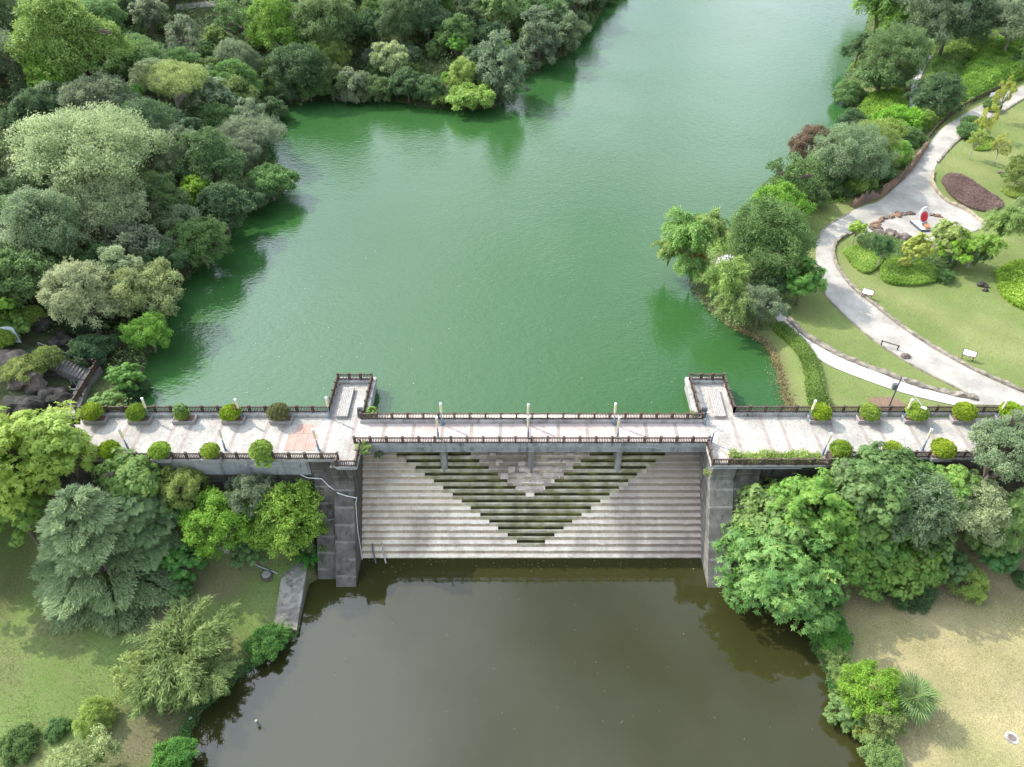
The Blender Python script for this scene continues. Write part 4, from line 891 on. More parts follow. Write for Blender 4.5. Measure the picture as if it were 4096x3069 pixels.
# ---- scattered neighbours fill the woods; every one its own tree
PROT = [(420, 16), (395, 18), (450, 12), (60, 740), (100, 770), (150, 790), (190, 830), (20, 730), (60, 800), (90, 830), (170, 860), (40, 860)]
MATW = [('dark', 4), ('mid', 8), ('grey', 4), ('pale', 1.2), ('olive', 2), ('bright', 2.0), ('yellow', .3)]
KINDW = [('broad', 6), ('fine', 4), ('tall', 2), ('open', 1.5), ('spread', .8), ('star', 1)]
def wchoice(l): return rng.choices([a for a, _ in l], [b for _, b in l])[0]
COLN = {'dark':'dark green','mid':'mid green','grey':'grey-green','pale':'pale grey-green','olive':'olive green','bright':'fresh green','yellow':'yellow-green'}
KINN = {'broad':'leafy','fine':'dense','tall':'tall','open':'loose','spread':'flat-topped','star':'coarse-leaved'}
used = {}
def auto_label(kind, mat, px, py, noun='tree'):
    l = min(LANDM, key=lambda q: math.hypot(q[0] - px, (q[1] - py) * 1.3)); dx, dy_ = px - l[0], py - l[1]
    rel = ('right of' if dx > 0 else 'left of') if abs(dx) > abs(dy_) else ('below' if dy_ > 0 else 'above')
    key = (COLN[mat], KINN[kind], rel, l[2], noun); used[key] = used.get(key, 0) + 1; n = used[key]
    base = f'{KINN[kind]} {COLN[mat]} {noun} {rel} {l[2]}'
    if n == 1: return base
    return f'{base}, {["", "", "second", "third", "fourth", "fifth", "sixth", "seventh", "eighth", "ninth", "tenth"][min(n, 10)]} such one outwards'
rr_ = np.random.default_rng(5); N0 = 26000
cxs = rr_.uniform(-150, 75, N0); cys = rr_.uniform(4, 215, N0); hh = Hmap(cxs, cys); dd = sdist(cxs, np.maximum(cys, 4.2), LAKE); lfm = is_left(cxs, cys)
pxs, pys, zcs = proj(cxs, cys, hh + 4); pxs /= KD; pys /= KD
cand = []
ok = lfm & (dd > .5) & (pxs > -260) & (pxs < 1560) & (pys > -330) & (cys > 16)
cnt = 0; NT_MAX = 200
for i in np.argsort(-np.where(ok, rr_.random(N0), -1)):
    if not ok[i] or cnt >= NT_MAX: 
        if not ok[i]: break
        continue
    x, y, d_, zc = cxs[i], cys[i], dd[i], zcs[i]
    R = rng.uniform(3.0, 5.6) * (1.0 + .0026 * max(0, zc - 110)) * (0.7 if d_ < 3 else 1)
    wpx = R * F / zc / KD
    if any((x - a) ** 2 + (y - b) ** 2 < (.52 * (R + r_)) ** 2 for a, b, r_, *_ in placed): continue
    hc = R * rng.uniform(.62, .85) + rng.uniform(.2, 2.0) * (0.15 if d_ < 3 else 1) * (1 if zc < 130 else 1.4)
    qx, qy, qz = proj(x, y, hh[i] + hc); qx /= KD; qy /= KD
    if any((qx - a) ** 2 + (qy - b) ** 2 < (wpx + 14) ** 2 for a, b in PROT): continue
    if qx < 260 and qy > 690: continue
    kind, mat = wchoice(KINDW), wchoice(MATW)
    cand.append((qy, kind, Vector((x, y, hh[i])), R, hc, mat, qx, 'tree')); placed.append((x, y, R, qx, qy, wpx)); cnt += 1
cnt2 = 0
for i in rr_.permutation(np.nonzero(ok)[0]):
    if cnt2 >= 245: break
    x, y, d_, zc = cxs[i], cys[i], dd[i], zcs[i]
    if d_ > 9 and rng.random() < .55: continue
    R = rng.uniform(1.5, 2.9) * (1.0 + .003 * max(0, zc - 110)); wpx = R * F / zc / KD
    if any((x - a) ** 2 + (y - b) ** 2 < (.50 * (R + r_)) ** 2 for a, b, r_, *_ in placed): continue
    hc = R * rng.uniform(.35, .75); qx, qy, qz = proj(x, y, hh[i] + hc); qx /= KD; qy /= KD
    if any((qx - a) ** 2 + (qy - b) ** 2 < (wpx + 14) ** 2 for a, b in PROT): continue
    if qx < 260 and qy > 690: continue
    cand.append((qy, wchoice([('broad', 4), ('fine', 4), ('mound', 2), ('star', 1.5)]), Vector((x, y, hh[i])), R, hc, wchoice([('dark', 3), ('mid', 7), ('grey', 3), ('olive', 1), ('bright', 2.5), ('yellow', .6), ('pale', 1)]), qx, 'bush')); placed.append((x, y, R, qx, qy, wpx)); cnt2 += 1
print('forest bushes', cnt2)
cand.sort(key=lambda q: q[0])
KINN['mound'] = 'mounded'
for qy, kind, b, R, hc, mat, qx, nn_ in cand:
    placed_n = len(placed); tree_at(kind, b, R, hc, mat, auto_label(kind, mat, qx, qy, nn_), cat=nn_, name='shrub' if nn_ == 'bush' else None, group=GF if nn_ == 'tree' else 'bushes of the forested lake bank', pale=rng.random() < .25); del placed[placed_n:]
print('forest trees', cnt)
# leafy undergrowth between the trunks
X_ = rr_.uniform(-165, 80, 620000); Y_ = rr_.uniform(6, 225, 620000); D_ = sdist(X_, np.maximum(Y_, 4.2), LAKE); m_ = is_left(X_, Y_) & (D_ > -.3)
px_, py_, zc_ = proj(X_, Y_, 4.0); m_ &= (px_ > -400) & (px_ < 2900) & (py_ > -450); m_ &= ~((px_ / KD < 215) & (py_ / KD > 690))
keep = np.clip(1.15 - (zc_ - 90) / 200, .35, 1); m_ &= rr_.random(len(X_)) < keep
X_, Y_, D_ = X_[m_], Y_[m_], D_[m_]; Z_ = Hmap(X_, Y_); hum = np.clip(wob(X_, Y_, 1.7) + .6 * wob(X_, Y_, .8, 3), -.6, 1.6)
Z_ = Z_ + (.5 + 2.3 * (hum + .6) * .75) * rr_.uniform(.3, 1.1, len(X_)) * np.clip(D_ + .6, 0, 1)
ug = area_leaves('undergrowth', np.stack([X_, Y_, Z_], 1), LM['under'], 3, .46, .27, .8)
tag(link('undergrowth', ug), 'leafy undergrowth covering the forested hillside between tree trunks', kind='stuff')
# ---- the right bank
def rt(*a, **k): return tree(*a, **k)
rt('bamboo', 1480, 528, 165, 'bamboo', 'arching bright bamboo at the left tip of the right bank', 1.0, name='bamboo_clump', cat='bamboo')
rt('bamboo', 1530, 510, 130, 'bamboo', 'upright bamboo clump behind the waterside terrace', 1.15, cat='bamboo')
rt('bamboo', 1445, 552, 95, 'bamboo', 'bamboo drooping furthest out over the lake', .9, hadd=1.6, cat='bamboo')
rt('bamboo', 1495, 590, 115, 'bamboo', 'low bamboo clump in front of the dry orange one', .7, hadd=.2, cat='bamboo')
rt('bamboo', 1503, 560, 54, 'brown', 'dry orange bamboo among the green clumps', 1.4, hadd=2.0, trunk=False, cat='bamboo')
rt('fine', 1655, 520, 190, 'mid', 'biggest round tree on the right bank beside the waterside terrace', 1.0)
rt('fine', 1690, 445, 130, 'bright', 'yellow-green spreading shrub above the biggest round tree', .7, hadd=.3)
rt('star', 1735, 602, 104, 'star', 'fresh green tree overhanging the bend of the park path', .9)
rt('bamboo', 1562, 625, 150, 'bamboo', 'light green bamboo just below the waterside terrace', .9, hadd=.5, cat='bamboo')
rt('bamboo', 1585, 675, 125, 'bamboo', 'lowest bamboo clump hanging over the green water', .8, hadd=.4, cat='bamboo')
rt('fine', 1645, 660, 98, 'grey', 'dark grey-green tree where the narrow path disappears', .9)
rt('fine', 1668, 605, 90, 'dark', 'dark tree in the shade between bamboo and the path bend', .8)
rt('open', 1715, 385, 128, 'mid', 'airy green tree left of the grey spreading tree by the retaining wall', .9)
rt('fine', 1832, 348, 160, 'grey', 'wide grey-green tree behind the rusty retaining wall', .75, hadd=.6)
rt('fine', 1870, 330, 130, 'olive', 'olive green tree right of the wide grey-green tree', .7, hadd=.3)
rt('fine', 1752, 312, 92, 'red', 'red-brown leaved tree at the water on the right bank', 1.1, hadd=2.0)
rt('fine', 1905, 300, 96, 'yellow', 'yellowish bush beside the brown path railing', .6, hadd=.2, name='shrub', cat='bush')
rt('mound', 1945, 262, 100, 'bright', 'bright vine mound beside the lower end of the boardwalk', .5, hadd=.1, name='shrub', cat='bush')
rt('mound', 1905, 170, 125, 'mid', 'green bush thicket left of the boardwalk', .6, hadd=.3, name='shrub', cat='bush')
rt('fine', 1935, 130, 150, 'mid', 'large mid green tree arching over the boardwalk', .9)
rt('fine', 1857, 104, 68, 'dark', 'small dark round tree leaning out over the lake', .9)
rt('bamboo', 1900, 25, 190, 'bamboo', 'tall bamboo at the top of the right bank', 1.1, cat='bamboo')
rt('bamboo', 1945, 70, 150, 'bamboo', 'bamboo behind the small dark round tree', 1.0, cat='bamboo')
rt('fine', 1995, 40, 170, 'grey', 'large grey-green tree at the top right above the boardwalk', 1.1)
rt('broad', 2060, 30, 150, 'dark', 'dark shaded tree right of the large grey-green one', 1.1)
rt('broad', 2120, 15, 120, 'dark', 'dark tree on the top edge beside the small terrace railing', 1.1)
rt('fine', 2020, 208, 104, 'dark', 'dark round bush between boardwalk and brown path railing', .8, hadd=.3, name='shrub', cat='bush')
rt('broad', 2195, 45, 120, 'grey', 'grey-green tree with a bare trunk on the small terrace', 1.0, hadd=3, pale=True)
rt('fine', 2215, 140, 60, 'mid', 'green bush on the right edge above the path', .6, hadd=.1, name='shrub', cat='bush')
for x, y, wp, m, lab in [(1792,398,86,'mid','mid green bush left of the rusty retaining wall end'),(1750,425,74,'mid','mid green bush above the bare bend of the park path'),(1868,296,84,'bright','bright bush at the waterline below the bank mound'),(1962,300,66,'mid','mid green bush against the brown path railing'),
  (1832,205,74,'mid','small bush on the narrow point of the right bank'),(1838,262,62,'dark','dark bush at the waterline beside the bank mound'),(1990,262,62,'bright','bright bush between boardwalk end and path railing'),(1932,335,78,'bright','bright bush just above the rusty retaining wall'),(1903,372,66,'mid','mid green bush crowning the rusty retaining wall'),(1858,402,66,'bright','bright low bush at the lower end of the retaining wall'),(1800,310,70,'mid','mid green bush at the water right of the red-brown tree')]:
    rt('fine', x, y, wp, m, lab, .5, hadd=.15, name='shrub', cat='bush')
for i, (x, y, wp, m) in enumerate([(2150, -60, 150, 'mid'), (2010, -60, 170, 'dark'), (1920, -70, 150, 'bright'), (2260, -30, 150, 'dark'), (2280, 90, 130, 'mid'), (1990, -150, 190, 'grey'), (2130, -150, 190, 'mid')]):
    rt('broad', x, y, wp, m, f'{COLN[m]} tree behind the top right trees, {["nearest","second","third","fourth","fifth","sixth","seventh"][i]} from the bamboo', 1.1)
rr2 = np.random.default_rng(9); X_ = rr2.uniform(15, 150, 620000); Y_ = rr2.uniform(22, 200, 620000); px_, py_, zc_ = proj(X_, Y_, Hmap(X_, Y_)); px_ /= KD; py_ /= KD
PATHS = [np.array([[p.x, p.y] for p in A + B[::-1]]) for A, B in ((MA, MBd), (SA, SB))] + [np.array([[G(*p).x, G(*p).y] for p in [a for a, b in bw] + [b for a, b in bw][::-1]])]
lim = np.interp(py_, [120, 200, 260, 300, 400, 450, 500, 600, 700, 735], [2300, 2140, 2040, 1990, 1920, 1800, 1760, 1755, 1700, 1660])
m_ = (~is_left(X_, Y_)) & (px_ < lim) & (py_ > -100) & (px_ < 2330) & (py_ < 735) & (px_ > 1380); m_ &= ~((px_ > 1720) & (px_ < 1850) & (py_ > 440) & (py_ < 560))
X_, Y_, px_, py_ = X_[m_], Y_[m_], px_[m_], py_[m_]; D_ = sdist(X_, Y_, LAKE); pd_ = np.minimum.reduce([sdist(X_, Y_, q) for q in PATHS])
m_ = (D_ > -.3) & (pd_ > .5) & (rr2.random(len(X_)) < np.clip(wob(X_, Y_, 3.1, 4) * .5 + .9, .3, 1)); X_, Y_, D_, pd_, px_, py_ = [q[m_] for q in (X_, Y_, D_, pd_, px_, py_)]
hum = np.clip(wob(X_, Y_, 2.1, 1) + .7 * wob(X_, Y_, 1.0, 3) + .9, .15, 2.6); Z_ = Hmap(X_, Y_) + .12 + hum * .55 * rr2.uniform(.55, 1.1, len(X_)) * np.clip(np.minimum(D_ + .5, pd_ * .6), .15, 1)
vine = (px_ > 1960) & (py_ < 270) | (wob(X_, Y_, 6, 2) > .55)
for nm, mk, mt, lb in (('bank_plants', ~vine, 'mid', 'mixed leafy ground cover on the right lake bank'), ('vine_cover', vine, 'bright', 'bright green creeping vines covering the upper right bank')):
    tag(link(nm, area_leaves(nm, np.stack([X_[mk], Y_[mk], Z_[mk]], 1), LM[mt], 5, .36, .24, .8)), lb, kind='stuff')
print('bank leaves', len(X_))
# ---- below the dam, left
def lt(*a, **k): return tree(*a, low=True, **k)
lt('cedar', 212, 1195, 312, 'cedar', 'large blue-green cedar with drooping feathery boughs', hc=5.2, name='cedar_tree', cat='cedar', sq=1.15)
lt('cedar', 300, 1120, 150, 'cedar', 'smaller cedar top behind the large cedar', hc=5.4, name='cedar_tree', cat='cedar')
lt('starbig', 60, 985, 250, 'lime', 'bright yellow-green tree covering the left end of the walkway', hc=10.5, group=None)
lt('starbig', 120, 955, 130, 'lime', 'light green branch-laden tree reaching over the walkway corner', hc=11)
lt('starbig', 30, 1090, 170, 'bright', 'shaded green tree at the left edge beside the cedar', hc=7.5)
lt('starbig', 275, 1025, 135, 'star', 'bright compound-leaved tree right below the left front railing', hc=7.2)
lt('fine', 400, 1050, 110, 'yellow', 'yellow-green slender tree against the dark left dam wall', hc=5.5)
lt('star', 355, 1090, 130, 'dark', 'dark green tree between the cedar and the slender yellow-green tree', hc=4.6)
lt('fine', 480, 1120, 165, 'bright', 'leafy light green tree left of the yellow-tinged one', hc=4.5)
lt('fine', 545, 1065, 120, 'grey', 'grey-green sapling growing up the left dam wall', hc=5.0)
lt('fine', 615, 1115, 170, 'lime', 'yellow-tinged green tree beside the left buttress', hc=4.4)
lt('open', 675, 1165, 100, 'olive', 'sparse autumn-tinted bush brushing the left buttress', hc=2.2)
lt('star', 540, 1180, 90, 'mid', 'low green bush under the yellow-tinged tree', hc=1.4, name='shrub', cat='bush')
lt('star', 395, 1215, 100, 'fern', 'deep green bush at the right foot of the cedar', hc=1.8, name='shrub', cat='bush')
lt('star', 385, 1265, 70, 'fern', 'low deep green shrub trailing onto the lawn', hc=.9, name='shrub', cat='bush')
lt('plume', 668, 1205, 60, 'fern', 'tuft of long drooping grass beside the concrete ramp', hc=1.1, trunk=False, name='grass_tuft', cat='grass tuft')
lt('plume', 400, 1415, 215, 'reed', 'large straw-green reed clump by the pond bank', hc=2.6, name='reed_clump', cat='reeds', trunk=False)
lt('plume', 350, 1480, 150, 'reed', 'lower straw-green reed clump leaning over the lawn', hc=1.8, name='reed_clump', cat='reeds', trunk=False)
lt('plume', 450, 1460, 120, 'reed', 'reed clump hanging over the pond edge', hc=1.5, name='reed_clump', cat='reeds', trunk=False)
lt('open', 300, 1465, 120, 'yellow', 'pale branched sapling with yellow-green leaves in the reeds', hc=2.2)
lt('fine', 203, 1550, 82, 'lime', 'bright lime green shrub on the brown bank', hc=1.2, name='shrub', cat='bush')
lt('fine', 168, 1692, 190, 'palelime', 'pale yellow-green round tree at the bottom edge', hc=3.0)
lt('mound', 375, 1640, 104, 'fern', 'green papyrus tuft at the bottom beside the pond', hc=1.0, trunk=False, name='papyrus_clump', cat='papyrus')
lt('mound', 572, 1392, 88, 'fern', 'green bank grass mound below the concrete ramp', hc=.75, trunk=False, name='grass_tuft', cat='grass tuft')
lt('plume', 600, 1372, 54, 'fern', 'small grass mound touching the end of the concrete ramp', hc=.5, trunk=False, name='grass_tuft', cat='grass tuft')
lt('mound', 40, 1610, 90, 'mid', 'low green weeds at the bottom left corner', hc=.3, name='shrub', cat='bush')
lt('mound', 125, 1575, 56, 'mid', 'small weed patch left of the lime green shrub', hc=.25, name='shrub', cat='bush')
for i, (x, y, wp) in enumerate([(-60, 1000, 200), (-80, 1110, 180)]):
    lt('starbig', x, y, wp, 'bright', f'green tree beyond the left picture edge, {ORD[i]} from the walkway', hc=8 - 2 * i)
# ---- below the dam, right
lt('starbig', 1690, 1225, 249, 'star', 'large fresh green tree leaning over the pond, right of the spillway', hc=4.6)
lt('starbig', 1665, 1120, 202, 'star', 'green tree hugging the right wing wall', hc=6.6)
lt('starbig', 1760, 1100, 192, 'star', 'broad green tree under the weedy planter bed', hc=7.8)
lt('star', 1620, 1190, 111, 'star', 'low leafy tree whose branches cross the wing wall', hc=3.4)
lt('starbig', 1800, 1180, 151, 'star', 'green tree between the pond tree and the lawn', hc=4.6)
lt('starbig', 1905, 1040, 192, 'mid', 'tall green tree rising above the right front railing', hc=8.6)
lt('starbig', 1850, 1050, 140, 'mid', 'green tree whose tip hides a ball shrub on the walkway', hc=8.7)
lt('fine', 1960, 1090, 172, 'grey', 'dull grey-green tree in the middle of the right grove', hc=7.5)
lt('starbig', 1960, 1215, 151, 'star', 'rounded green tree at the lawn edge of the right grove', hc=3.6)
lt('star', 1900, 1165, 121, 'bright', 'bright green tree deep in the right grove', hc=5.0)
lt('fine', 1965, 1275, 110, 'dark', 'dark ivy-like bush at the foot of the right grove', hc=1.0, name='shrub', cat='bush')
lt('fine', 2090, 1090, 162, 'pale', 'glossy pale-leaved tree left of the feathery conifer', hc=6.6)
lt('fine', 2160, 975, 132, 'grey', 'dark grey-green tree covering the walkway at the right edge', hc=11.0)
lt('fine', 2200, 930, 91, 'grey', 'grey-green treetop over the last right planter', hc=11.4)
for i, (x, y, wp, m, h) in enumerate(sorted([(1850, 1120, 130, 'star', 6.0), (1930, 1110, 120, 'bright', 6.2), (2010, 1150, 130, 'mid', 4.6), (2040, 1075, 120, 'star', 6.6), (1880, 1225, 120, 'star', 2.6), (1845, 1180, 110, 'bright', 3.6), (2000, 1048, 110, 'star', 7.2), (2110, 1062, 115, 'mid', 6.8), (2042, 1215, 100, 'mid', 2.2), (2130, 1150, 110, 'star', 3.6)])):
    lt('starbig' if wp > 115 else 'star', x, y, wp, m, f'leafy {COLN.get(m, "fresh green")} infill tree of the right grove, {["first","second","third","fourth","fifth","sixth","seventh","eighth","ninth","tenth"][i]} from the pond side', hc=h, group='infill trees of the right grove')
lt('star', 2050, 1052, 111, 'bright', 'bright green tree just under the right front railing', hc=7.0)
lt('feather', 2195, 1110, 130, 'feather', 'soft feathery conifer at the right edge', hc=6.0, name='conifer_tree', cat='conifer')
lt('fine', 2094, 1255, 88, 'lime', 'rounded yellow-green shrub on the lawn edge', hc=1.5, name='shrub', cat='bush')
lt('star', 2150, 1195, 90, 'fern', 'deep green bush behind the yellow-green shrub', hc=1.6, name='shrub', cat='bush')
lt('fine', 2210, 1250, 46, 'mid', 'small green bush on the right edge of the lawn', hc=.6, name='shrub', cat='bush')
lt('mound', 1790, 1368, 96, 'fern', 'deep green papyrus on the pond bank below the big tree', hc=.95, trunk=False, name='papyrus_clump', cat='papyrus')
lt('plume', 1780, 1335, 70, 'fern', 'upper papyrus tuft against the big pond-side tree', hc=.9, trunk=False, name='papyrus_clump', cat='papyrus')
lt('plume', 1815, 1440, 84, 'bamboo', 'bright fern tuft at the pond edge above the palm', hc=.8, trunk=False, name='fern_tuft', cat='fern')
lt('star', 1835, 1535, 90, 'star', 'pale green broad-leaved bush over the pond left of the palm', hc=1.3, name='shrub', cat='bush')
lt('fine', 1888, 1500, 140, 'bright', 'dense green tree left of the palm on the bank', hc=2.4)
lt('fine', 1910, 1545, 100, 'olive', 'olive tree in front of the palm', hc=2.0)
lt('fine', 1868, 1578, 50, 'gold', 'small golden-yellow bush under the broad-leaved pond bush', hc=.8, name='shrub', cat='bush')
lt('mound', 1905, 1632, 96, 'bamboo', 'light green papyrus at the bottom edge of the pond', hc=.9, trunk=False, name='papyrus_clump', cat='papyrus')
lt('plume', 1800, 1300, 40, 'fern', 'long grass hanging below the big pond-side tree', hc=.7, trunk=False, name='grass_tuft', cat='grass tuft')
for i, (x, y, wp, m) in enumerate([(2290, 980, 170, 'mid'), (2320, 1110, 200, 'bright')]):
    lt('star', x, y, wp, m, f'green tree beyond the right picture edge, {ORD[i]} from the walkway', hc=8)

# turf blades on the lawns
def turf(name, box, n, low, mat, lab, seed, keep):
    r = np.random.default_rng(seed); X = r.uniform(box[0], box[1], n); Y = r.uniform(box[2], box[3], n); px, py, zc = proj(X, Y, np.full(n, -12.0 if low else .3)); px /= KD; py /= KD
    d = sdist(X, Y, POND if low else LAKE); k = (d > .4) & (px > -80) & (px < 2300) & (py < 1740) & keep(X, Y, px, py) & (r.random(n) < np.clip(.55 + .45 * wob(X, Y, 2.3, 5), .08, 1)); X, Y = X[k], Y[k]; Z = Hmap(X, Y)
    D = unit(np.stack([r.normal(size=len(X)) * .7, r.normal(size=len(X)) * .7, np.full(len(X), .55)], 1)); N = unit(np.stack([r.normal(size=len(X)), r.normal(size=len(X)), np.ones(len(X))], 1))
    V, Fq = leaf_quads(np.stack([X, Y, Z], 1), D, N, r.uniform(.08, .2, len(X)), r.uniform(.03, .06, len(X))); tint = np.clip(.5 + .3 * wob(X, Y, 1.9) + .2 * r.normal(size=len(X)), 0, 1)
    tag(link(name, np_mesh(name, V, Fq, mat, tint)), lab, kind='stuff')
TM1 = leaf_mat('turf_blade', (0.17, 0.25, 0.06), (0.30, 0.34, 0.12)); TM2 = leaf_mat('straw_blade', (0.34, 0.34, 0.13), (0.52, 0.46, 0.26)); TM3 = leaf_mat('shade_blade', (0.11, 0.18, 0.05), (0.22, 0.26, 0.10))
turf('lawn_grass', (25, 125, 5, 90), 190000, False, TM1, 'short green turf on the park lawns', 1, lambda X, Y, px, py: (~is_left(X, Y)) & (sdist(X, Y, PATHS[0]) > .5) & (sdist(X, Y, PATHS[1]) > .5))
turf('lawn_grass', (22, 60, -46, -8), 90000, True, TM2, 'short straw-coloured turf on the lower right lawn', 2, lambda X, Y, px, py: px > 1500)
turf('lawn_grass', (-66, -20, -46, -8), 80000, True, TM3, 'short green turf on the lower left lawn', 3, lambda X, Y, px, py: px < 800)

# ------------------------------------------------------------------ clipped shrubs, hedges, beds
BALL = [ball_mesh('clipped_ball', s) for s in (1, 2, 3)]
for i, (x, y, zb, r, m, lab) in enumerate(shrubs):
    o = tag(link('clipped_shrub', BALL[i % 3], None, (x, y, zb + r * .74)), lab, 'shrub', 'clipped ball shrubs on the walkway')
    o.scale = (r * (.93, 1.03, .98, 1.06, .95)[i % 5], r * (.98, .9, 1.02, .95)[i % 4], r * ((.98, 1.06, .92, 1.0, .9, 1.03, .95)[i % 7] if 'flattest' not in lab else .84)); o.rotation_euler = (0, 0, i * 1.3); set_mat(o, LM[m])
def sprig_at(x, y, z, R, mat, label, kind='open', cat='plant', name='wild_sapling'):
    t = tree_at(kind, Vector((x, y, z)), R, R * .8, mat, label, cat, name, None, True); return t
sprig_at(shrubs[2][0], 3.6, 1.5, .75, 'star', 'wild feathery sapling shooting up out of the smallest shrub', 'star')
sprig_at(shrubs[3][0] + .6, 3.8, 1.4, .5, 'red', 'thin reddish sprig above the fourth lake side shrub')
sprig_at(-17.2, 4.35, .1, .8, 'lime', 'bright green weed growing at the left jetty corner by the bridge', 'star')
sprig_at(-17.5, -.75, -.9, .95, 'lime', 'bright green weed sprouting below the left end of the bridge', 'star')
sprig_at(-15.9, -.5, -1.7, .55, 'dark', 'dark weed hanging beneath the left end of the bridge', 'star')
sprig_at(shrubs[8][0] + .3, -3.0, -.3, 1.15, 'ball', 'loose leafy growth spilling over the fourth left front planter', 'star')
sprig_at(20.3, -3.9, -1.0, .5, 'yellow', 'yellowish weed on the top of the right wing wall', 'open')
sprig_at(20.0, 4.2, .1, .5, 'yellow', 'small weed at the right jetty corner by the bridge', 'open')
rw = np.random.default_rng(31); n = 6500; xw = rw.uniform(22.9, 32.8, n); yw = rw.uniform(-3.25, -2.02, n); hw = .25 + .8 * rw.random(n) * np.clip(.6 + .5 * np.sin(xw * 1.7) + .3 * np.sin(xw * 4.1), .15, 1.2)
tag(link('bed_weeds', area_leaves('bed_weeds', np.stack([xw, yw, hw], 1), LM['yellow'], 8, .26, .10, .2)), 'straw and green weeds filling the long right planter bed', kind='stuff')
def in_poly(X, Y, poly): return sdist(X, Y, np.array(poly)) < 0
def bed(pts, h, mat, label, name='hedge_bed', cat='hedge', seed=1, Ln=.20, Wd=.13, dens=130, low=False, dome=.0, group=None, zoff=0.0):
    g = Gl if low else G
    base = smooth_pts([g(*p) for p in pts + [pts[0]]], 5)[:-1]; poly = [(p.x, p.y) for p in base]
    A = np.array(poly); x0, y0 = A.min(0); x1, y1 = A.max(0); r = np.random.default_rng(seed); n = int((x1 - x0) * (y1 - y0) * dens)
    X, Y = r.uniform(x0, x1, n), r.uniform(y0, y1, n); d = -sdist(X, Y, A); k = d > -.03; X, Y, d = X[k], Y[k], d[k]
    Z = Hmap(X, Y) + zoff + h * (.55 + .45 * np.clip(d / (.45 * h + .1), 0, 1)) + dome * np.clip(d / 2, 0, 1) + .06 * h * wob(X, Y, .35) + .05 * r.normal(size=len(X))
    top = np.stack([X, Y, Z], 1); per = []
    for a, b in zip(base, base[1:] + base[:1]):
        m = max(1, int((b - a).length * h * dens * 1.1))
        for _ in range(m): q = a.lerp(b, r.random()); per.append((q.x, q.y, H(q.x, q.y) + zoff + h * .85 * r.random()) if len(per) % 7 == 0 else (q.x, q.y, q.z + zoff + h * .85 * r.random()))
    me = area_leaves(name, np.vstack([top, np.array(per)]), mat, seed, Ln, Wd, .5, 1, .04)
    o = tag(link(name, me), label, cat, group)
    m = MB(); q = [(p.x * .985 + A.mean(0)[0] * .015, p.y * .985 + A.mean(0)[1] * .015) for p in base]
    zs = Hmap([p[0] for p in q], [p[1] for p in q]) + zoff; nn = len(q)
    m.v = [(a, b, z - .3) for (a, b), z in zip(q, zs)] + [(a, b, z + h * .6) for (a, b), z in zip(q, zs)]
    m.f = [tuple(range(nn, 2 * nn))] + [(i, (i + 1) % nn, nn + (i + 1) % nn, nn + i) for i in range(nn)]
    m.build('inner_foliage', mat, o); return o
# the winding hedge by the right bank
hl = [(1668,712),(1700,740),(1728,775),(1738,810),(1742,850),(1752,885)]; hr_ = [(1788,882),(1776,845),(1766,800),(1752,765),(1722,732),(1690,706)]
bed(hl + hr_, .95, LM['hedge'], 'winding clipped green hedge between the lake edge and the narrow path', seed=3)
bed([(1820,545),(1845,535),(1880,545),(1905,560),(1893,580),(1870,592),(1845,578)], .6, LM['lime'], 'bright clipped bed left of the small dark-crowned tree', seed=4)
bed([(1900,585),(1925,560),(1975,565),(2020,585),(2032,602),(2000,615),(1950,618),(1910,610)], .75, LM['lime'], 'rounded bright clipped bed right of the small dark-crowned tree', seed=5)
bed([(1850,520),(1890,510),(1950,530),(2000,545),(2060,560),(2040,585),(1980,570),(1920,565),(1870,548)], .9, LM['mid'], 'darker shrub bed behind the bright clipped beds', seed=6)
bed([(2150,590),(2190,572),(2240,575),(2260,680),(2205,668),(2165,640)], .7, LM['lime'], 'bright broad-leaved bed at the right edge of the big lawn', seed=7, Ln=.34, Wd=.22, dens=60)
bed([(2033,392),(2050,378),(2085,385),(2125,412),(2165,440),(2140,458),(2095,450),(2055,425)], .45, LM['purple'], 'purple-brown leaved bed behind the tan stone kerb', seed=8)
bed([(2160,412),(2200,405),(2240,412),(2230,428),(2185,428)], .5, LM['lime'], 'low bright shrub bed right of the purple bed', seed=9)
bed([(2100,310),(2130,300),(2150,308),(2135,325),(2105,325)], .5, LM['lime'], 'low yellow-green bed under the slender golden trees', seed=10)
bed([(2066,205),(2082,155),(2120,115),(2170,98),(2212,104),(2260,118),(2250,150),(2205,172),(2160,192),(2118,212),(2085,222)], 1.3, LM['bright'], 'large bright vine-covered mound above the brown path railing', 'vine_mound', 'vines', 11, .36, .26, 55, dome=1.3)
bed([(2018,120),(2050,82),(2100,72),(2145,84),(2118,106),(2082,140),(2062,185),(2040,190),(2022,160)], .6, LM['bright'], 'bright vines sloping down from the shaded trees at the top right', 'vine_mound', 'vines', 12, .36, .26, 50, dome=.5)
bed([(1852,238),(1884,206),(1935,198),(1958,218),(1955,258),(1905,280),(1868,270)], .8, LM['bright'], 'bright leafy bank mound at the waterline of the right bank', 'vine_mound', 'vines', 13, .34, .22, 55, dome=.6)
for x, y, w_, m, lab in [(2095,278,44,'mid','round green bush by the upper path, upper one of the pair'),(2090,297,50,'mid','round green bush by the upper path, lower one of the pair'),(2140,238,36,'mid','small round bush under the tallest golden tree')]:
    z0 = G(x, y); zc = proj(*z0)[2]; r = w_ / 2 * KD * zc / F; o = tag(link('round_bush', BALL[0], None, (z0.x, z0.y, z0.z + r * .5)), lab, 'bush'); o.scale = (r, r, r * .8); set_mat(o, LM[m])
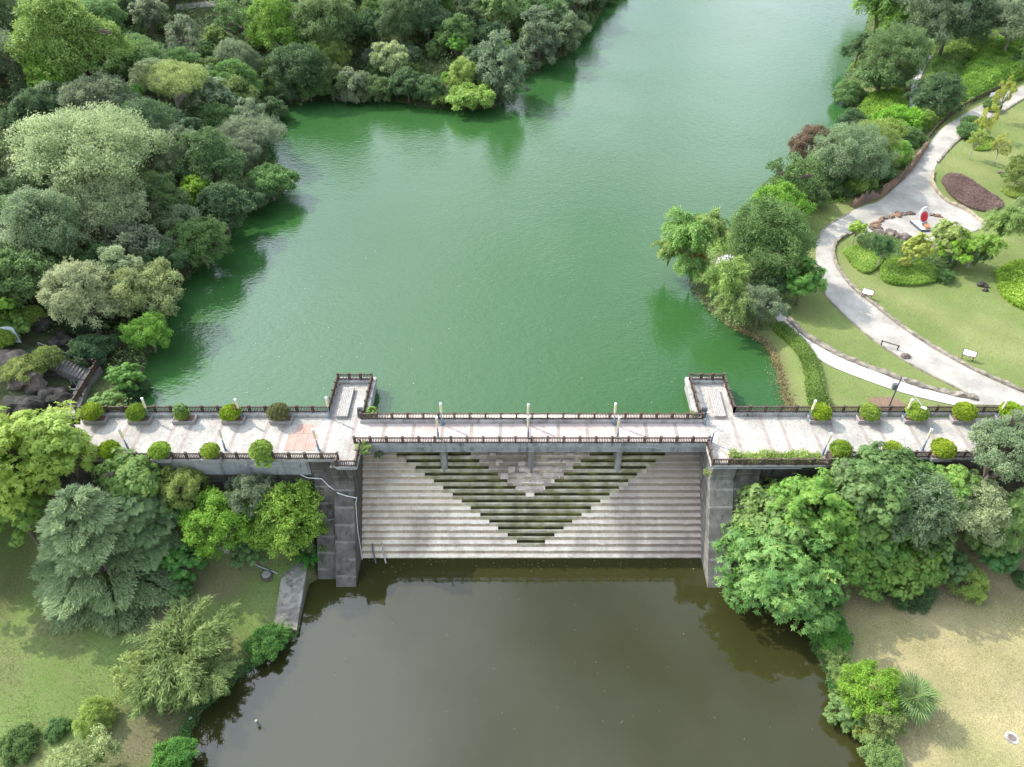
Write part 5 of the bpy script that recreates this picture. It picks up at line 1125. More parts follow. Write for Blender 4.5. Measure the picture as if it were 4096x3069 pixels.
# young trees in the park
def young(kind, bx, by, cx_, cy_, wpx, mat, label, name='young_tree', lean=0, sq=1.0):
    b = G(bx, by); zc = proj(b.x, b.y, b.z)[2]; R = wpx / 2 * KD * zc / F
    z = b.z + 2.0
    for _ in range(12):                              # height where the crown shows at (cx,cy): straight above the foot
        qx, qy, q = proj(b.x, b.y, z); z += (qy / KD - cy_) * KD * zc / F / .80 * .7
    t = tree_at(kind, b, R, max(z - b.z, R * .6), mat, label, 'tree', name, None, True, None, True, sq); return t
young('star', 1840, 532, 1862, 494, 40, 'lime', 'young light green tree at the left end of the rock circle')
young('fine', 1893, 580, 1912, 532, 52, 'dark', 'small dark-crowned tree with a bare forked trunk among clipped beds')
young('star', 1965, 582, 1972, 535, 70, 'gold', 'young golden-green tree in front of the sculpture plaza')
young('star', 1950, 580, 1950, 566, 30, 'gold', 'tiny golden shrub in the clipped bed', sq=.7)
young('star', 2026, 568, 2050, 505, 78, 'lime', 'light green tree right of the sculpture with a leaning trunk')
young('star', 2052, 575, 2082, 530, 84, 'bright', 'second green tree right of the sculpture, nearer the lawn')
young('broad', 2090, 580, 2110, 545, 80, 'mid', 'mid green tree between the sculpture trees and the bamboo')
rt('bamboo', 2165, 500, 128, 'reed', 'pale feathery bamboo right of the sculpture plaza', .9, name='bamboo_clump', cat='bamboo')
rt('bamboo', 2125, 540, 90, 'bamboo', 'darker bamboo in front of the pale feathery bamboo', .8, name='bamboo_clump', cat='bamboo')
rt('bamboo', 2215, 470, 90, 'reed', 'pale bamboo at the right edge by the path', .8, name='bamboo_clump', cat='bamboo')
rt('fine', 2042, 596, 42, 'mid', 'small round green bush at the lower right of the clipped beds', .5, hadd=.1, name='shrub', cat='bush')
young('open', 2148, 262, 2168, 200, 40, 'gold', 'tallest slender golden tree beside the upper path', sq=1.7)
young('open', 2118, 300, 2140, 258, 44, 'gold', 'second slender golden tree just below the tallest', sq=1.4)
young('open', 2093, 345, 2112, 300, 34, 'gold', 'slender golden tree on the lawn over the round bushes', sq=1.5)
young('open', 2145, 356, 2165, 312, 38, 'gold', 'sparse golden sapling standing alone on the upper lawn', sq=1.5)
young('fine', 2188, 402, 2200, 368, 76, 'olive', 'round olive-green tree at the right edge of the upper lawn')
# dead branches on the left hillside
def deadwood(px, py, hgt, label, seed, tilt=0):
    r = random.Random(seed); b = G(px, py); m = MB()
    def br_(p, d, l, rad, dep):
        q = p + d * l; mid = p.lerp(q, .5) + Vector((r.uniform(-.1, .1), r.uniform(-.1, .1), 0)) * l; m.tube([p, mid, q], [rad, rad * .8, rad * .55], 5)
        if dep:
            for _ in range(3): br_(p.lerp(q, r.uniform(.5, 1)), (d + Vector((r.uniform(-.8, .8), r.uniform(-.8, .8), r.uniform(-.2, .5)))).normalized(), l * .68, rad * .55, dep - 1)
    br_(b, Vector((tilt, -.15, 1)).normalized(), hgt * .45, .10, 4)
    o = m.build('dead_tree', M['bark_pale']); return tag(o, label, 'dead tree')
deadwood(440, 240, 9.5, 'bare pale dead tree under the flat yellow-green tree', 3)
deadwood(405, 255, 7.5, 'smaller bare dead tree left of the pale bare one', 4, -.4)
deadwood(285, 510, 8.5, 'grey dead branches spreading right of the twiggy pale tree', 5, .8)
deadwood(270, 560, 7.0, 'grey leafless bush low in the left hillside woods', 6, .5)
m = MB(); q0 = G(735, 214); q0.z = ZW + .1
for i in range(7): a = random.Random(i).uniform(-.6, .6); m.tube([q0 + Vector((i * .5 - 2.2, 0, .3)), q0 + Vector((i * .5 - 1 + a, -1.2 - .25 * i, .55 + .2 * abs(a))), q0 + Vector((i * .7 - .5 + 2 * a, -2.2, .05))], [.09, .06, .03], 5)
tag(m.build('driftwood', M['bark_pale']), 'tangle of fallen bare branches at the middle cove shore', 'driftwood')

# ------------------------------------------------------------------ kerbs, walls, rocks
def rockwall(pts, wd, h, mat, label, name='stone_wall', seed=1, jit=.12, step=.7, low=0.35, cat='wall'):
    pts = smooth_pts([Vector(p) for p in pts], 5); ln = sum((b - a).length for a, b in zip(pts, pts[1:])); n = max(3, int(ln / step)); q = resample(pts, n); r = random.Random(seed); mb = MB(); K = 6
    hz = Hmap([p.x for p in q], [p.y for p in q])
    for i, p in enumerate(q):
        d = (q[min(i + 1, n - 1)] - q[max(i - 1, 0)]); d.z = 0; d.normalize(); s = Vector((-d.y, d.x, 0)); hh_ = h * (1 + r.uniform(-1, 1) * jit * 2); g = Vector((p.x, p.y, float(hz[i])))
        prof = [(-.55, -low), (-.5, .75), (-.3, 1.0), (.3, 1.0), (.5, .72), (.55, -low)]
        for a, b in prof:
            mb.v.append(tuple(g + s * wd * (a + r.uniform(-jit, jit) * .6) + d * r.uniform(-.15, .15) * step + Vector((0, 0, (hh_ * b if b > 0 else b) + (r.uniform(-jit, jit) * h if b > 0 else 0)))))
    for i in range(n - 1):
        for k in range(K - 1): mb.f.append((i * K + k, i * K + k + 1, (i + 1) * K + k + 1, (i + 1) * K + k))
    mb.f += [tuple(range(K)), tuple(range((n - 1) * K, n * K))]
    return tag(mb.build(name, mat), label, cat)
rockwall([G(*b) for a, b in main_pairs[1:12]], .45, .42, M['stone'], 'low brown stone kerb along the lawn side of the park path', 'stone_kerb', 1, .16, .5, cat='kerb')
rockwall([G(*a) for a, b in main_pairs[1:9]], .28, .14, M['stone'], 'thin dark kerb along the lake side of the park path', 'stone_kerb', 2, .06, .6, cat='kerb')
rockwall([G(*a) for a, b in main_pairs[10:13]], .28, .16, M['stone'], 'short dark kerb around the outer bend of the park path', 'stone_kerb', 22, .06, .6, cat='kerb')
rockwall([G(*b) for a, b in sec_pairs[0:8]], .75, .42, M['stone'], 'rugged dark rock edging above the narrow lakeside path', 'rock_edging', 3, .22, .6, cat='kerb')
rockwall([G(x, y) for x, y in [(1840,448),(1870,436),(1895,428),(1925,405),(1955,380),(1978,350),(2000,318)]], .7, 1.25, M['rock_rust'], 'rusty brown rock retaining wall along the upper path', 'retaining_wall', 4, .20, .5, 1.2)
rockwall([G(*b) for a, b in main_pairs[14:18]] + [G(2014, 385), G(2016, 372)], .5, .5, M['stone_tan'], 'tan stone kerb below the purple bed', 'stone_kerb', 5, .15, .7, cat='kerb')
rockwall([G(*b) for a, b in main_pairs[18:24]], .4, .25, M['stone'], 'stone edging between upper path and upper lawn', 'stone_kerb', 6, .16, .6, cat='kerb')
def rock(px, py, sx_, sy_, sz_, mat, label, seed=1, low=False, name='rock', z=None, sub=3):
    b = (Gl if low else G)(px, py); bm = bmesh.new(); bmesh.ops.create_icosphere(bm, subdivisions=sub, radius=1); r = random.Random(seed); ph = [r.uniform(0, 6) for _ in range(6)]
    for v in bm.verts:
        c = v.co.copy(); k = 1 + .22 * math.sin(c.x * 3.1 + ph[0]) * math.cos(c.y * 2.7 + ph[1]) + .14 * math.sin(c.z * 5 + ph[2] + c.x * 4) + .08 * math.sin(c.y * 9 + ph[3]) + .07 * math.sin(c.x * 11 + c.z * 8 + ph[4])
        v.co = Vector((c.x * sx_, c.y * sy_, c.z * sz_)) * k
    me = bpy.data.meshes.new(name); bm.to_mesh(me); bm.free(); me.materials.append(mat); o = link(name, me, None, (b.x, b.y, (b.z if z is None else z) + sz_ * .25)); o.rotation_euler = (0, 0, r.uniform(0, 6)); return tag(o, label, 'rock')
rock(1895, 512, 1.5, 1.1, .9, M['rock_brown'], 'biggest brown boulder at the left of the sculpture plaza', 1); rock(1925, 512, 1.3, 1.1, .85, M['rock_brown'], 'brown boulder second from left before the plaza', 2)
rock(1948, 518, 1.2, .8, .8, M['rock_brown'], 'smooth brown boulder right of the two big ones', 3); rock(1890, 495, 1.2, .7, .6, M['rock_rust'], 'rusty boulder where the rock row meets the big boulders', 4)
rock(1980, 545, 1.0, .8, .9, M['rock_rust'], 'dark rusty boulder half hidden by small trees', 5); rock(2015, 545, 1.1, .8, .9, M['rock_rust'], 'dark rusty boulder under the tree right of the sculpture', 15)
rock(2122, 618, .7, .5, .45, M['rock'], 'grey rock lying on the big lawn', 6); rock(2128, 628, .45, .35, .3, M['rock'], 'small grey stone touching the grey rock on the lawn', 7)
rock(1955, 772, .7, .5, .4, M['rock_brown'], 'pinkish stone at the lake side edge of the park path', 8); rock(2160, 374, .5, .4, .35, M['rock_brown'], 'little stone on the upper lawn near the sapling', 9)
for i, (x, y) in enumerate([(1886,497),(1893,485),(1903,477),(1914,472),(1926,469),(1939,466),(1952,464),(1966,463),(1998,463),(2012,465),(2026,469)]):
    rock(x, y, .60 + .12 * (i % 3), .38 + .06 * (i % 2), .28 + .08 * (i * 7 % 3), M['rock_rust' if i % 3 else 'rock_brown'], f'rusty edging rock of the curved row behind the sculpture, {["first","second","third","fourth","fifth","sixth","seventh","eighth","ninth","tenth","last"][i]} from left', 80 + i)
# rocky bank beside the stairs
for i, (x, y, a, b_, c, m, lab) in enumerate([(122,862,2.6,2.4,1.7,'rock','large dark creased rock left of the stair landing'),(108,808,1.6,1.2,.9,'rock','dark rock below the stairs beside the dull round bush'),(70,812,2.0,1.6,1.0,'rock','dark rock under the cycad'),(60,830,3.0,2.2,2.2,'rock_brown','brown rock face beneath the hanging shrubs'),
    (20,790,3,2.4,2,'rock_brown','brown rock at the left edge above the hanging shrubs'),(135,745,2.4,1.8,1.6,'rock','dark rock slope above the stair handrail'),(85,705,2.6,2,1.6,'rock','dark rock at the head of the stairs'),(192,742,1.6,1.0,.7,'rock','dark rock between handrail and pale stair-side tree'),(142,884,1.5,1.3,1.0,'rock','dark rock at the landing edge by the walkway end'),(60,885,3.0,2.4,2.0,'rock','dark shaded rock behind the light green tree')]):
    rock(x, y, a * .72, b_ * .72, c * .72, M[m], lab, 40 + i)
def bush(kind, px, py, wpx, mat, lab, hcf=.5, **k): return tree(kind, px, py, wpx, mat, lab, hcf, hadd=.1, cat='bush', name='shrub', **k)
for x, y, w_, m, lab in [(120,812,64,'olive','dull brown-green round bush left of the lower stairs'),(75,700,52,'ball','clipped green dome right of the white sheet'),(18,748,58,'ball','bright clipped dome at the left edge under the white sheet')]:
    z0 = G(x, y); zc = proj(*z0)[2]; r = w_ / 2 * KD * zc / F; o = tag(link('round_bush', BALL[1], None, (z0.x, z0.y, z0.z + r * .6 + (1.6 if x == 120 else .4))), lab, 'bush'); o.scale = (r, r, r * .85); set_mat(o, LM[m])
bush('spread', 42, 800, 95, 'yellow', 'yellow-green shrubs hanging over the brown rock face', .45)
bush('star', 20, 700, 90, 'bright', 'bright green bush behind the white sheet')
bush('fine', 175, 705, 60, 'dark', 'dark bush at the foot of the pale stair-side tree')
t = thing('cycad', 'dark green cycad with stiff arching leaves beside the stairs', 'cycad', G(82, 775)); q = G(82, 775)
MB().tube([q, q + Vector((0, 0, .8))], [.28, .22], 10).build('trunk', M['bark'], t)
def frond(mb, o, az, el, ln, wd, n, blades=True):
    d = Vector((math.cos(az), math.sin(az), 0)); s = Vector((-d.y, d.x, 0)); pts = []
    for i in range(n + 1):
        u = i / n; pts.append(o + d * ln * u * math.cos(el) + Vector((0, 0, ln * (math.sin(el) * u - .62 * u * u))))
    for i in range(1, n):
        for sg in (-1, 1):
            w_ = wd * math.sin(math.pi * (i + .6) / (n + 1)); a = pts[i]; tdir = (pts[i + 1] - pts[i]).normalized(); e = a + (s * sg * .9 + tdir * .55).normalized() * w_; wv = tdir * (.5 * ln / n)
            mb.add([a - wv * .5, a + wv * .5, e + Vector((0, 0, -.05))], [(0, 1, 2)])
    mb.tube(pts, [.03] * len(pts), 4)
for k in range(22):
    mb = MB(); frond(mb, q + Vector((0, 0, .8)), k * 2.399, .35 + .5 * ((k * 7) % 11) / 11, 1.9, .42, 14); mb.build('frond', LM['dark'], t)
# fan palm on the lower right bank
pb = Gl(1948, 1535); t = thing('palm_tree', 'fan palm with radiating split leaves on the lower right bank', 'palm', pb)
MB().tube([pb - Vector((0, 0, .2)), pb + Vector((.1, 0, 1.4)), pb + Vector((.15, 0, 2.7))], [.22, .17, .15], 10).build('trunk', M['bark'], t)
rp_ = random.Random(12)
for k in range(26):
    mb = MB(); az = k * 2.399 + rp_.uniform(-.2, .2); el = 1.35 - 1.8 * (k / 26); o = pb + Vector((.15, 0, 2.7)); d = Vector((math.cos(az) * math.cos(el), math.sin(az) * math.cos(el), math.sin(el)))
    e = o + d * rp_.uniform(.55, 1.15); mb.tube([o, e], [.03, .02], 4); s = d.cross(Vector((0, 0, 1))).normalized(); u = s.cross(d)
    for j in range(21):
        a = (j - 10) / 10 * 1.75; dd_ = (d * math.cos(a) + s * math.sin(a) + Vector((0, 0, -.22 - .12 * abs(a)))).normalized(); ln = rp_.uniform(1.55, 1.95) * (1 - .12 * abs(a)); sd_ = dd_.cross(u).normalized() * .07
        m1 = e + dd_ * ln * .6; mb.add([e, m1 + sd_, e + dd_ * ln + Vector((0, 0, -.10)), m1 - sd_], [(0, 1, 2, 3)])
    mb.build('frond', LM['palm'], t)

# ------------------------------------------------------------------ path railing top right, terrace railing
def wood_fence(pts, label, bay=2.0, h=1.0):
    pts = resample(smooth_pts(pts, 4), max(2, int(sum((b - a).length for a, b in zip(pts, pts[1:])) / bay) + 1)); t = thing('railing', label, 'railing', pts[0], 'timber-look railings in the park')
    for p in pts: MB().box(p.x - .09, p.x + .09, p.y - .09, p.y + .09, p.z - .3, p.z + h + .1).build('post', M['wood'], t)
    for a, b in zip(pts, pts[1:]):
        m = MB()
        for z_ in (.25, .62, .95): m.bar(a + Vector((0, 0, z_)), b + Vector((0, 0, z_)), .10, .12)
        m.build('rails', M['wood'], t)
        m = MB(); n = 7
        for k in range(1, n): c = a.lerp(b, k / n); m.bar(c + Vector((0, 0, .25)), c + Vector((0, 0, .95)), .08, .06, (0.01, 1, 0))
        m.build('balusters', M['wood'], t)
wood_fence([G(x, y) for x, y in [(1998,312),(2022,280),(2062,246),(2100,222),(2130,208),(2172,190)]], 'brown timber-look railing curving along the upper path beside vine mounds')
wood_fence([G(x, y) for x, y in [(2152,62),(2163,78),(2180,88),(2208,98)]], 'light brown railing around the small terrace at the top right')
wood_fence([G(x, y) for x, y in [(1958,236),(1964,198),(1970,165),(1976,145)]], 'thin brown railing on the water side of the boardwalk')
MB_ = MB(); q = G(2143, 212); tag(MB().bar(q + Vector((-.8, -.25, .7)), q + Vector((.8, .6, .7)), .04, .8).build('notice_panel', M['panel'], None), 'pale notice panel fixed on the upper path railing', 'sign')

# ------------------------------------------------------------------ sculpture
q = G(1990, 492); t = thing('sculpture', 'sculpture of a white crescent bowl with red filling on a dark plinth', 'sculpture', q)
pl = [P(x, y, q.z + .5) for x, y in [(3643,880),(3668,878),(3708,925),(3678,928)]]
MB().prism_z([(q.x - 1.25, q.y + 1.6), (q.x + .25, q.y + 1.6), (q.x + .75, q.y - 1.5), (q.x - .75, q.y - 1.5)], q.z - .05, q.z + .45).build('plinth', M['metal_dark'], t)
MB().prism_z([(q.x - 1.2, q.y + 1.55), (q.x + .22, q.y + 1.55), (q.x + .7, q.y - 1.45), (q.x - .7, q.y - 1.45)], q.z + .45, q.z + .47).build('plinth_top', M['pale_blue'], t)
sc = q + Vector((0.05, .35, 1.75)); tl = Vector((0, .45, 1)).normalized(); nrm = Vector((0, -1, .45)).normalized(); sd_ = Vector((1, 0, 0))
def disc(mb, rx, rz, d0, d1, n=28, a0=0, a1=2 * math.pi, dish=0):
    f, b = [], []
    for i in range(n):
        a = a0 + (a1 - a0) * i / n; o = sc + sd_ * rx * .82 * math.cos(a) + tl * .9 * rz * math.sin(a); f.append(o + nrm * d1); b.append(o + nrm * d0)
    mb.add(f + b, [tuple(range(n)), tuple(range(n, 2 * n))[::-1]] + [(i, (i + 1) % n, n + (i + 1) % n, n + i) for i in range(n)])
m = MB(); disc(m, .86, 1.06, -.35, -.12); m.build('bowl', M['white'], t, bevel=.03)
m = MB(); disc(m, .64, .88, -.13, .03); fl = m.build('red_filling', M['red'], t, bevel=.03)
r = random.Random(3); m = MB()
for _ in range(46):
    a, k = r.uniform(0, 6.28), r.uniform(.1, .85); o = sc + sd_ * .68 * k * math.cos(a) + tl * .95 * k * math.sin(a) + nrm * .04; m.bar(o, o + Vector((r.uniform(-.1, .1), 0, r.uniform(-.1, .1))), .07, .06)
m.build('red_pieces', M['red'], fl)
m = MB(); pts = []; rd_ = []
for i in range(15): a = 1.2 + 2.2 * i / 14 ; pts.append(sc + sd_ * (.9 * math.cos(a) + .1) + tl * (1.5 * math.sin(a) * (1 if i < 9 else 1)) + nrm * .05); rd_.append(.03 + .12 * math.sin(math.pi * i / 14))
m.tube(pts, rd_, 10); m.build('crescent', M['white'], t)
m = MB(); pts = [sc + sd_ * .71 * math.cos(a) + tl * .96 * math.sin(a) for a in np.linspace(0, 2 * math.pi, 29)]; m.tube(pts, .09, 8, False); m.build('rim', M['white'], t)
m = MB(); m.tube([q + Vector((.35, -.35, .47)), q + Vector((.2, .0, .95))], [.42, .38], 16); m.build('stand', M['metal_dark'], t); m = MB(); m.bar(q + Vector((.3, -1.3, .62)), q + Vector((.35, -.3, .85)), .7, .3); m.build('handle_block', M['orange'], t)

# ------------------------------------------------------------------ lawn signs, low barrier
def sign(px, py, label):
    q = G(px, py); t = thing('info_sign', label, 'sign', q, 'tilted white information boards on the lawn'); dx = Vector((1.0, -.62, 0)).normalized(); n = Vector((-dx.y, dx.x, 0))
    for s in (-.62, .62): o = q + dx * s; MB().tube([o - Vector((0, 0, .1)), o + Vector((0, 0, .75)), o + n * .12 + Vector((0, 0, 1.0))], .045, 8).build('leg', M['wood'], t)
    a, b = q - dx * .8, q + dx * .8; lo, hi = Vector((0, 0, .78)) - n * .22, Vector((0, 0, 1.28)) + n * .40; th = Vector((0, 0, .035)) 
    MB().add([a + lo, b + lo, b + hi, a + hi, a + lo - th, b + lo - th, b + hi - th, a + hi - th], [(0,1,2,3),(7,6,5,4),(0,4,5,1),(1,5,6,2),(2,6,7,3),(3,7,4,0)]).build('frame', M['wood'], t)
    k = .06; f = lambda u, v: (a + lo).lerp(b + lo, u).lerp((a + hi).lerp(b + hi, u), v) + Vector((0, 0, .006))
    MB().add([f(k, k), f(1 - k, k), f(1 - k, 1 - k), f(k, 1 - k)], [(0, 1, 2, 3)]).build('panel', M['panel'], t)
    g = lambda u, v: f(u, v) + Vector((0, 0, .004)); MB().add([g(.55, k), g(1 - k, k), g(1 - k, .22), g(.78, .16)], [(0, 1, 2, 3)]).build('print', M['panel_red'], t)
sign(1870, 645, 'tilted white information board near the bend of the park path')
sign(2088, 778, 'tilted white information board on the lawn near the walkway end')
q = G(1920, 752); t = thing('low_barrier', 'low brown timber bar on two posts beside the park path', 'barrier', q)
dx = Vector((1, -.62, 0)).normalized()
for s in (-1, 1): o = q + dx * s; MB().box(o.x - .06, o.x + .06, o.y - .06, o.y + .06, o.z - .2, o.z + .75).build('post', M['wood'], t)
MB().bar(q - dx * 1.15 + Vector((0, 0, .75)), q + dx * 1.15 + Vector((0, 0, .75)), .16, .08).build('bar', M['wood'], t)
# bare earth patch at the pole foot
q = G(1915, 872); b = MB(); r = random.Random(2); n = 20
b.v = [(q.x + (2.0 + r.uniform(-.3, .3)) * math.cos(2 * math.pi * i / n), q.y - .1 + (1.3 + r.uniform(-.2, .2)) * math.sin(2 * math.pi * i / n), q.z + .05) for i in range(n)]; b.f = [tuple(range(n))]
tag(b.build('earth_patch', M['soil']), 'bare reddish earth patch at the foot of the camera pole', kind='structure')

# ------------------------------------------------------------------ lower left: ramp slab, drum, pipes, post
t = thing('concrete_ramp', 'grey concrete slab wall running down into the left side of the pond', 'wall', P(1130, 2400, -11.6))
za, zb = -11.35, -11.75
q = [P(1138,2225,za), P(1232,2240,za), P(1187,2522,zb), P(1094,2500,zb)]
b = MB(); b.v = [tuple(p) for p in q] + [(p.x, p.y, -13.4) for p in q]; b.f = [(0,1,2,3),(7,6,5,4),(0,4,5,1),(1,5,6,2),(2,6,7,3),(3,7,4,0)]; b.build('slab', M['conc_wing'], t, bevel=.04)
b = MB(); e0, e1 = q[3], q[2]; b.v = [tuple(e0 + Vector((0, .02, .012))), tuple(e1 + Vector((0, .02, .012))), tuple(e1 + Vector((-.05, .55, .012))), tuple(e0 + Vector((0, .45, .012)))]; b.f = [(0, 1, 2, 3)]; b.build('broken_edge', M['stone_tan'], t)
q = Gl(577, 1246); t = thing('well_head', 'round dark concrete drum with a lid on the left lawn', 'well', q)
MB().lathe(q, [(.62, -.1), (.62, .42), (.56, .45)], 24).build('drum', M['conc_dark'], t); MB().lathe(q + Vector((0, 0, .44)), [(.5, 0), (.5, .07), (.42, .12)], 24).build('lid', M['conc'], t); MB().lathe(q, [(.68, .18), (.68, .28), (.63, .28)], 24).build('band', M['conc_dark'], t)
m = MB(); m.tube([Gl(520, 1205) + Vector((0, 0, .25)), Gl(560, 1225) + Vector((0, 0, .12)), Gl(600, 1240) + Vector((0, 0, .10))], .06, 8); tag(m.build('drain_pipe', M['steel']), 'thin grey pipe lying on the lawn above the drum', 'pipe')
m = MB(); m.tube([Gl(483, 1188) + Vector((-.4, 0, .3)), Gl(497, 1196) + Vector((.1, 0, .25))], [.34, .30], 10); tag(m.build('drain_outlet', M['conc']), 'short grey drain outlet under the light green tree', 'pipe')
b0 = P(1037, 2903, ZP); m = MB(); m.tube([b0 - Vector((0, 0, .6)), b0 + Vector((-.15, .1, .85))], [.15, .14], 12); tag(m.build('mooring_post', M['conc']), 'pale stump post standing alone in the dark pond', 'post')
q = Gl(2186, 1594); t = thing('manhole', 'round stone manhole cover in the straw-coloured lawn', 'manhole', q); MB().lathe(q, [(.62, -.05), (.60, .04)], 24).build('ring', M['kerb'], t); MB().lathe(q + Vector((0, 0, .03)), [(.36, 0), (.34, .035)], 20).build('cover', M['rock_brown'], t)
q = Gl(1750, 1322); tag(MB().box(q.x - .45, q.x + .4, q.y - .3, q.y + .35, -12.6, -12.05).build('stone_block', M['rust'], bevel=.05), 'reddish stone block on the bank below the big pond-side tree', 'stone')
for i, (x, y, lab) in enumerate([(1792, 1374, 'small pale stone on the shaded lawn by the papyrus'), (1722, 1392, 'flat grey stone sunk in the shaded right lawn')]):
    rock(1840 if i else 1785 + 55, 1390 if i else 1372, .22, .18, .12, M['rock_brown'], lab, 70 + i, True)
q = Gl(412, 1553); tag(MB().lathe((q.x, q.y, q.z + .08), [(.10, 0), (.16, .06), (.10, .13)], 10).build('litter', M['white']), 'scrap of white litter at the pond edge below the reeds', 'litter')
# white hose over the left buttress, two dark hoses on the bottom steps
def surf(px, py, off=.06):     # on the battered wing faces
    best = None
    for prof, x0, x1 in (([(-3.3, -2.6), (-10.3, -12.5)], -20.66, XL), ([(-2.5, -2.1), (-9.27, -12.5)], -22.9, -20.64)):
        for k in range(200):
            u = k / 199; Y = prof[0][0] + (prof[1][0] - prof[0][0]) * u; Z = prof[0][1] + (prof[1][1] - prof[0][1]) * u; a = proj(0, Y, Z); e = abs(a[1] - py); X = (px - CX) / F * a[2]
            if x0 - .8 <= X <= x1 + .6 and (best is None or e < best[0]): best = (e, Vector((X, Y - off, Z + off)))
    return best[1]
def wface(which, px, t, off=.07):   # a point on a battered wing face, t down the slope
    (Y0, Z0), (Y1, Z1) = (((-2.5, -2.1), (-9.27, -12.5)), ((-3.3, -2.6), (-10.3, -12.5)))[which]; Y = Y0 + (Y1 - Y0) * t; Z = Z0 + (Z1 - Z0) * t; zc = proj(0, Y, Z)[2]; return Vector(((px - CX) / F * zc, Y - off, Z + off))
hp = [Vector((-24.4, -2.75, -2.2)), Vector((-23.7, -2.78, -2.7)), wface(0, 1288, .06), wface(0, 1318, .13), wface(0, 1341, .165), wface(1, 1352, .115), wface(1, 1385, .14), wface(1, 1428, .16)]
hp += [Vector((XL + .08, -4.6, -4.9)), Vector((XL + .09, -5.9, -8.0)), Vector((XL + .10, -6.6, -12.45))]
tag(MB().tube(hp, .045, 8).build('hose', M['white']), 'white hose hanging over the left buttress down to the pond', 'hose')
for x0, mt, lab in [((1492, 2187), 'metal_dark', 'dark bent pipe over the bottom spillway steps at left'), ((1532, 2187), 'wood_light', 'pale bent pipe over the bottom spillway steps, second from left')]:
    X = (x0[0] - CX) / F * 87.3; m = MB(); m.tube([(X, yE[13] - .05, zE[13] + .15), (X + .05, yE[14] - .15, zE[14] + .35), (X + .25, yE[15] - .15, zE[15] + .2), (X + .45, yE[15] - .7, ZP - .1)], .09, 8); tag(m.build('pipe', M[mt]), lab, 'pipe')
rock(1, 1, .01, .01, .01, M['rock'], 'x', 99) if False else None
# white sheet and cart and person by the stairs
q = G(34, 752); t = thing('banner_panel', 'curved pale sheet panel propped on posts at the left edge', 'panel', q); m = MB(); p0 = [P(15, 1322, q.z + 3.3), P(55, 1320, q.z + 3.3)]; n = 8
tp = [Vector((q.x - .9 + 1.9 * i / n, q.y + .25 * math.sin(i / n * 3.1), q.z + 3.1)) for i in range(n + 1)]; bt = [Vector((q.x - .5 + 1.7 * i / n, q.y + .15 * math.sin(i / n * 3.1) - .15, q.z + .9)) for i in range(n + 1)]
m.v = [tuple(p) for p in tp + bt] + [tuple(p + Vector((0, .05, 0))) for p in tp + bt]; k = n + 1
for i in range(n): m.f += [(i, i + 1, k + i + 1, k + i), (2 * k + i + 1, 2 * k + i, 3 * k + i, 3 * k + i + 1), (i, 2 * k + i, 2 * k + i + 1, i + 1), (k + i, k + i + 1, 3 * k + i + 1, 3 * k + i)]
m.build('sheet', M['pale_blue'], t)
for s in (-.5, 1.1): MB().tube([q + Vector((s, .1, -.2)), q + Vector((s, .12, 2.8))], .04, 6).build('post', M['metal_dark'], t)
q = P(297, 1556, .34); t = thing('luggage_cart', 'small folding luggage cart with a black bag on the landing', 'cart', q)
MB().box(q.x - .3, q.x + .3, q.y - .25, q.y + .2, q.z + .12, q.z + .16).build('base', M['white'], t); MB().box(q.x - .26, q.x + .26, q.y - .15, q.y + .2, q.z + .16, q.z + .75).build('bag', M['black'], t, bevel=.06)
MB().tube([q + Vector((-.22, .26, .1)), q + Vector((-.3, .4, 1.05)), q + Vector((.1, .4, 1.05)), q + Vector((.18, .26, .1))], .02, 6).build('handle', M['steel'], t); MB().box(q.x - .42, q.x - .26, q.y - .2, q.y + .05, q.z + .2, q.z + .45).build('pouch', M['yellow'], t, bevel=.03)
for s in (-.24, .24): MB().tube([(q.x + s - .02, q.y - .2, q.z + .08), (q.x + s + .02, q.y - .2, q.z + .08)], .08, 10).build('wheel', M['black'], t)

def skin_obj(name, verts, edges, mat, parent, sub=2):
    me = bpy.data.meshes.new(name); me.from_pydata([v[:3] for v in verts], edges, []); me.materials.append(mat); o = link(name, me, parent)
    md = o.modifiers.new('skin', 'SKIN'); md.use_smooth_shade = True
    for i, v in enumerate(verts): me.skin_vertices[0].data[i].radius = (v[3], v[4] if len(v) > 4 else v[3])
    me.skin_vertices[0].data[0].use_root = True
    s = o.modifiers.new('sub', 'SUBSURF'); s.levels = sub; s.render_levels = sub; return o
q = P(386, 1474, .5); pt = thing('person', 'person in black T-shirt and dark trousers on the stair landing, hand raised to face', 'person', q, rz=math.radians(200))
body = [(0,0,.93,.15,.12),(0,0,1.10,.145,.105),(0,.01,1.28,.165,.11),(0,.01,1.40,.12,.085),(0,.0,1.47,.055),(0,-.02,1.56,.075,.085),(0,-.02,1.64,.078,.095),(0,-.01,1.71,.05,.06),
 (.19,0,1.38,.058),(.27,-.06,1.14,.046),(.17,-.22,1.34,.036),(.09,-.20,1.50,.032),(-.19,0,1.38,.058),(-.27,.03,1.12,.046),(-.25,-.08,.90,.036),(-.24,-.13,.82,.034),
 (.10,0,.88,.095),(.11,-.01,.50,.068),(.11,.02,.10,.045),(.12,-.12,.05,.042),(-.10,0,.88,.095),(-.12,-.02,.50,.068),(-.13,.02,.10,.045),(-.15,-.12,.05,.042),
 (.07,-.21,1.56,.012),(.05,-.19,1.57,.010),(.085,-.21,1.57,.010),(.06,-.22,1.58,.010),(.10,-.18,1.55,.010),(.065,-.17,1.53,.011),(-.235,-.155,.75,.012),(-.22,-.15,.745,.010),(-.25,-.15,.75,.010),(-.24,-.165,.74,.010),(-.255,-.14,.765,.010),(-.215,-.135,.78,.011),
 (0,-.115,1.615,.016)]
